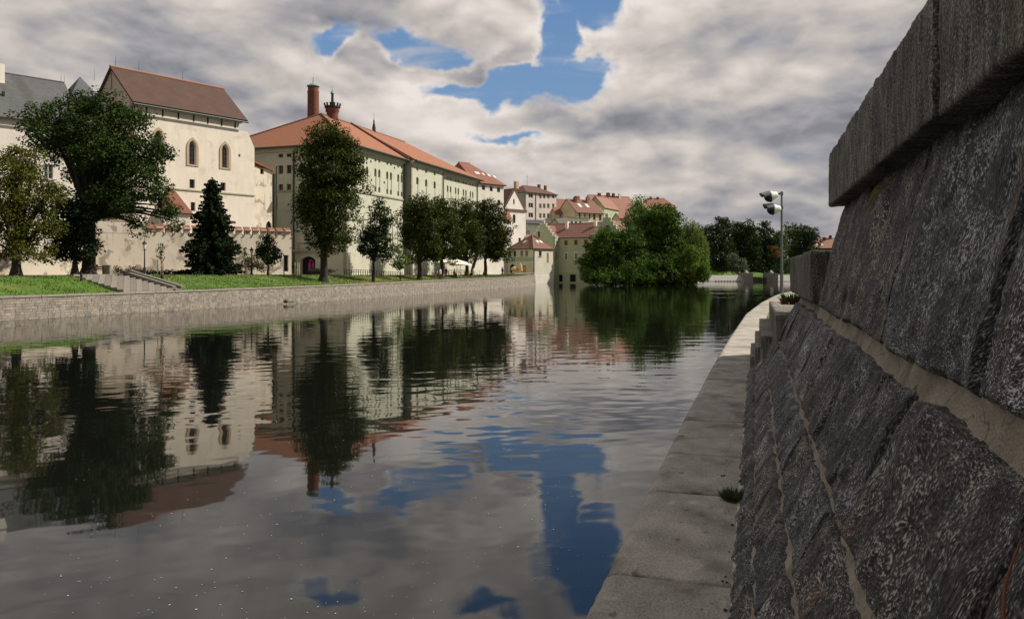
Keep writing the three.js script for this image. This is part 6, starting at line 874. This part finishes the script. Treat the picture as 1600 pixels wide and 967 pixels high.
// steps up the bank
{
  const c = bankNear(...(() => { const q = at(222, 66, 0); return [q.x, q.z]; })()), i0 = c.i, b = bank[i0], t = thing('bank_steps', 'wide flight of checkered stone steps up the grassy bank', 'steps', bankAt(i0, 4, b.top)), n = 9, d = V(-b.nz, 0, b.nx), along = d, inl = V(b.nx, 0, b.nz);
  const o = bankAt(i0, 0, 0), r = rng(71), P = (s, off, y) => V(o.x + along.x * s + inl.x * off, y, o.z + along.z * s + inl.z * off), sgn = along.z < 0 ? 1 : -1;
  for (let k = 0; k < n; k++) { const off = 0.75 + k * b.w / n, y = lerp(b.top, b.lawn, (k + 1) / n) + 0.1; for (let j = 0; j < 8; j++) { const s = (-1.9 + j * 0.62) * sgn, g = box(0.6, 0.3, b.w / n + 0.16, 0, 0, 0); g.rotateY(Math.atan2(-along.z, along.x)); const q = P(s, off + b.w / n / 2, y - 0.15 + 0.012 * r()); g.translate(q.x, q.y, q.z); part(t, 'step_stone', g, (j + k) % 2 ? M.concrete : M.quayPlain); } }
  for (const s of [3.0, 3.9]) { const m = P(s * sgn, 0.8, b.top + 0.28), e = P(s * sgn, b.w + 0.6, b.lawn + 0.34), q = e.clone().sub(m), g = box(0.34, 0.28, q.length()); g.lookAt(q); g.translate((m.x + e.x) / 2, (m.y + e.y) / 2, (m.z + e.z) / 2); part(t, 'side_ramp', g, M.concrete); }
  { const g = box(0.7, 0.1, b.w), q = P(3.45 * sgn, b.w / 2 + 0.7, (b.top + b.lawn) / 2 + 0.1); const e = P(3.45 * sgn, b.w + 0.6, b.lawn + 0.1).sub(P(3.45 * sgn, 0.8, b.top + 0.1)); g.lookAt(e); g.translate(q.x, q.y, q.z); part(t, 'ramp_bed', g, M.concrete); }
  for (const [s, off] of [[-2.7, 5.2], [4.9, 4.6]]) { const q = P(s * sgn, off, 0), bo = thing('iron_bollard', s < 0 ? 'short black bollard on the grass beside the checkered steps' : 'short black bollard on the grass beside the step ramp', 'bollard', V(q.x, groundY(q.x, q.z), q.z), 'bollards beside the bank steps'); part(bo, 'post', boxUV(new THREE.LatheGeometry([[0.14, -0.05], [0.14, 0.08], [0.1, 0.14], [0.1, 0.5], [0.14, 0.55], [0.1, 0.64], [0.001, 0.68]].map(([x, y]) => new THREE.Vector2(x, y)), 10).translate(q.x, groundY(q.x, q.z), q.z)), M.iron); }
}
{ const c = at(166, 76, 0); c.y = groundY(c.x, c.z); const t = thing('stone_kiosk', 'grey upright information stone beside the bench under the oak', 'stele', c); part(t, 'body', rbox(0.74, 0.95, 0.35, 0.03, c.x, c.y + 0.45, c.z), M.concrete); part(t, 'top', rbox(0.78, 0.06, 0.4, 0.02, c.x, c.y + 0.945, c.z), M.quayPlain); }
{ const c = at(151, 76, 0); c.y = groundY(c.x, c.z); const t = thing('park_bench', 'dark slatted bench under the oak beside the grey stone', 'bench', c); for (let i = 0; i < 3; i++) part(t, 'seat_slat', box(1.7, 0.04, 0.12, c.x, c.y + 0.43, c.z + 0.16 - i * 0.15), M.wood); for (let i = 0; i < 2; i++) part(t, 'back_slat', box(1.7, 0.13, 0.04, c.x, c.y + 0.6 + i * 0.18, c.z + 0.27), M.wood); for (const s of [-0.7, 0.7]) { part(t, 'leg', box(0.06, 0.42, 0.4, c.x + s, c.y + 0.2, c.z), M.iron); part(t, 'back_post', box(0.05, 0.45, 0.04, c.x + s, c.y + 0.63, c.z + 0.305), M.iron); } }
// people: one continuous body each from tapered bones
function bodyGeo(bones, c, R, res = 40) {
  const mc = new MarchingCubes(res, new THREE.MeshBasicMaterial(), false, false, 60000); mc.isolation = 0;
  const f = mc.field, s = mc.size, P = V(), ab = V(), ap = V();
  for (let z = 0; z < s; z++) for (let y = 0; y < s; y++) for (let x = 0; x < s; x++) { P.set((x / s * 2 - 1) * R + c.x, (y / s * 2 - 1) * R + c.y, (z / s * 2 - 1) * R + c.z); let d = 9; for (const [a, b, r0, r1] of bones) { ab.subVectors(b, a); ap.subVectors(P, a); const t = clamp(ap.dot(ab) / Math.max(1e-6, ab.lengthSq())), e = ap.addScaledVector(ab, -t).length() - lerp(r0, r1, t), k = 0.05, h = clamp(0.5 + 0.5 * (d - e) / k); d = lerp(d, e, h) - k * h * (1 - h); } f[x + y * s + z * s * s] = -d; }
  mc.update(); const n = mc.count, pos = new Float32Array(n * 3), nor = new Float32Array(n * 3);
  for (let i = 0; i < n; i++) { pos[i * 3] = mc.positionArray[i * 3] * R + c.x; pos[i * 3 + 1] = mc.positionArray[i * 3 + 1] * R + c.y; pos[i * 3 + 2] = mc.positionArray[i * 3 + 2] * R + c.z; for (let k = 0; k < 3; k++) nor[i * 3 + k] = mc.normalArray[i * 3 + k]; }
  const g = new THREE.BufferGeometry(); g.setAttribute('position', new THREE.BufferAttribute(pos, 3)); g.setAttribute('normal', new THREE.BufferAttribute(nor, 3)); return boxUV(g);
}
function person(px, Zd, label, { shirt, pants, hair = M.clothDark, seat = 0, turn = 0, group, dy = 0 }) {
  const c = at(px, Zd, 0); c.y = groundY(c.x, c.z) + dy; const t = thing('person', label, 'person', c, group), q = (x, y, z) => V(x * Math.cos(turn) + z * Math.sin(turn), y, -x * Math.sin(turn) + z * Math.cos(turn)).add(c);
  const hip = seat ? 0.5 : 0.9, sh = hip + 0.5, hd = hip + 0.72, up = [[q(0, hip, 0), q(0, hip + 0.25, 0.01), 0.15, 0.13], [q(0, hip + 0.25, 0.01), q(0, sh - 0.08, 0), 0.13, 0.16], [q(-0.15, sh - 0.05, 0), q(0.15, sh - 0.05, 0), 0.085, 0.085]], low = [], skin = [[q(0, sh, 0), q(0, hd - 0.06, 0.01), 0.055, 0.06], [q(0, hd, 0.01), q(0, hd + 0.09, 0.01), 0.09, 0.095]];
  for (const s of [-1, 1]) { up.push([q(s * 0.19, sh - 0.05, 0), q(s * 0.25, sh - 0.3, -0.02), 0.06, 0.048]); const el = q(s * 0.25, sh - 0.3, -0.02), wr = seat ? q(s * 0.15, hip + 0.18, 0.25) : q(s * 0.24, sh - 0.54, 0.06); skin.push([el, wr, 0.045, 0.032], [wr, wr.clone().add(V(0, -0.08, 0.02)), 0.04, 0.025]); if (seat) low.push([q(s * 0.09, hip, 0), q(s * 0.1, hip, 0.42), 0.1, 0.07], [q(s * 0.1, hip, 0.42), q(s * 0.1, 0.08, 0.45), 0.065, 0.045], [q(s * 0.1, 0.06, 0.45), q(s * 0.11, 0.05, 0.6), 0.05, 0.04]); else low.push([q(s * 0.09, hip, 0), q(s * 0.1, 0.48, s * 0.08), 0.1, 0.068], [q(s * 0.1, 0.48, s * 0.08), q(s * 0.1, 0.08, s * 0.14 - 0.04), 0.062, 0.042], [q(s * 0.1, 0.06, s * 0.14 - 0.04), q(s * 0.11, 0.05, s * 0.14 + 0.12), 0.05, 0.035]); }
  const ctr = c.clone().add(V(0, 0.85, 0)); part(t, 'body', bodyGeo([...skin, ...low.map(([a, b, r0, r1]) => [a, b, r0 * 0.8, r1 * 0.8]), ...up.map(([a, b, r0, r1]) => [a, b, r0 * 0.85, r1 * 0.85])], ctr, 1.0, 54), M.skin); part(t, 'shirt', bodyGeo(up, ctr, 1.0, 48), shirt); part(t, 'trousers', bodyGeo(low, ctr, 1.0, 48), pants);
  part(t, 'hair', boxUV(new THREE.SphereGeometry(0.108, 12, 10).scale(1, 0.95, 1).translate(...q(0, hd + 0.075, -0.015).toArray())), hair); return t;
}
person(148, 75.9, 'person in dark clothes seated on the bench under the oak', { shirt: M.clothDark, pants: M.clothDark, seat: 1, turn: 0.3 });
person(688, bankZ(688) + 4.5, 'person in white shirt and red trousers beside the cafe', { shirt: M.shirtWhite, pants: M.shirtRed, turn: 1.2 }); person(697, bankZ(697) + 6, 'person in dark clothes standing among the cafe tables', { shirt: M.clothDark, pants: M.clothDark, turn: -0.6 }); person(740, bankZ(740) + 4.5, 'person in white shirt standing below the leaning trunk', { shirt: M.shirtWhite, pants: M.shirtWhite, turn: 0.5 }); person(785, bankZ(785) + 4, 'person in black at the paved corner near the yellow house', { shirt: M.clothDark, pants: M.clothDark, turn: 2.4 }); person(710, bankZ(710) + 6, 'person in red top seated at a cafe table', { shirt: M.shirtRed, pants: M.clothBlue, seat: 1, turn: 0.9 });
// cafe: parasols, tables, chairs, railing
{
  const pc = [[697, 130, 'cream parasol over the cafe, nearest the malt house'], [714, 134, 'cream parasol over the cafe, between the other two'], [719, 131, 'cream parasol over the cafe, nearest the river railing']];
  for (const [px, z, l] of pc) { const c = at(px, z, 0); c.y = groundY(c.x, c.z); const t = thing('cafe_parasol', l, 'parasol', c, 'cafe parasols'); part(t, 'pole', cyl(0.04, 0.04, 2.6, c.x, c.y, c.z, 8), M.wood); const cn = part(t, 'canopy', boxUV(new THREE.ConeGeometry(1.9, 0.55, 8, 1, true).translate(c.x, c.y + 2.5, c.z)), M.canvas); part(cn, 'valance', boxUV(new THREE.CylinderGeometry(1.9, 1.9, 0.16, 8, 1, true).translate(c.x, c.y + 2.145, c.z)), M.canvas); part(t, 'base', cyl(0.3, 0.26, 0.1, c.x, c.y, c.z, 12), M.concrete); }
  const r = rng(81); let first = null, ch = null;
  for (let i = 0; i < 9; i++) { const px = 684 + i * 8.2, z = bankZ(px) + 5.5 + (i % 3) * 2.2, c = at(px, z, 0); c.y = groundY(c.x, c.z);
    if (!first) { first = thing('cafe_table', 'small round wooden table on the cafe terrace', 'table', c, 'cafe tables'); part(first, 'table_top', cyl(0.42, 0.42, 0.04, c.x, c.y + 0.71, c.z, 14), M.paleWood); part(first, 'leg', cyl(0.04, 0.04, 0.7, c.x, c.y + 0.01, c.z, 8), M.iron); part(first, 'foot', cyl(0.25, 0.22, 0.03, c.x, c.y, c.z, 12), M.iron); } else { const q = first.clone(); q.name = numbered('cafe_table'); q.position.copy(c); scene.add(q); }
    for (const s of [-1, 1]) { const e = V(c.x + s * 0.75, 0, c.z + (r() - 0.5) * 0.5); e.y = groundY(e.x, e.z); if (!ch) { ch = thing('cafe_chair', 'wooden chair drawn up to a cafe table', 'chair', e, 'cafe chairs'); part(ch, 'seat', box(0.42, 0.04, 0.42, e.x, e.y + 0.45, e.z), M.paleWood); part(ch, 'backrest', box(0.04, 0.4, 0.42, e.x - 0.2, e.y + 0.7, e.z), M.paleWood); for (const a of [-0.18, 0.18]) for (const b of [-0.18, 0.18]) part(ch, 'leg', box(0.04, 0.43, 0.04, e.x + a, e.y + 0.215, e.z + b), M.wood); } else { const q = ch.clone(); q.name = numbered('cafe_chair'); q.position.copy(e); q.rotation.y = s > 0 ? Math.PI : 0; scene.add(q); } } }
  const t = thing('terrace_railing', 'low dark railing along the river side of the cafe', 'railing', at(715, 113, 2.5)); const a = bankNear(...(() => { const q = at(672, bankZ(672) + 3, 0); return [q.x, q.z]; })()).i, b2 = bankNear(...(() => { const q = at(752, bankZ(752) + 3, 0); return [q.x, q.z]; })()).i;
  for (let k = 0; k <= 24; k++) { const i = lerp(a, b2, k / 24), o = bank[Math.round(i)].w + 0.2, p = bankAt(i, o, 0); p.y = bank[Math.round(i)].lawn; part(t, 'railing_post', box(0.05, 0.95, 0.05, p.x, p.y + 0.46, p.z), M.iron); if (k < 24) { const i2 = lerp(a, b2, (k + 1) / 24), q = bankAt(i2, bank[Math.round(i2)].w + 0.2, 0); q.y = bank[Math.round(i2)].lawn; part(t, 'railing_bar', merge([0.35, 0.65, 0.92].map((h) => tube([p.clone().setY(p.y + h), p.clone().lerp(q, 0.5).setY((p.y + q.y) / 2 + h), q.clone().setY(q.y + h)], 0.025, 0.025, 5))), M.iron); } }
}
// low railing before the malt house's river front
{ const t = thing('promenade_fence', 'low dark fence before the pale malt house wall', 'fence', at(575, 108, GY)); for (let k = 0; k < 26; k++) { const p = at(538 + k * 3.6, 103 + k * 0.42, 0); p.y = groundY(p.x, p.z); part(t, 'fence_post', box(0.07, 0.8, 0.07, p.x, p.y + 0.4, p.z), M.iron); if (k < 25) { const q = at(538 + (k + 1) * 3.6, 103 + (k + 1) * 0.42, 0); q.y = groundY(q.x, q.z); part(t, 'fence_rail', merge([0.45, 0.75].map((h) => tube([p.clone().setY(p.y + h), p.clone().lerp(q, 0.5).setY((p.y + q.y) / 2 + h), q.clone().setY(q.y + h)], 0.03, 0.03, 5))), M.iron); } } }

renderer.render(scene, camera);
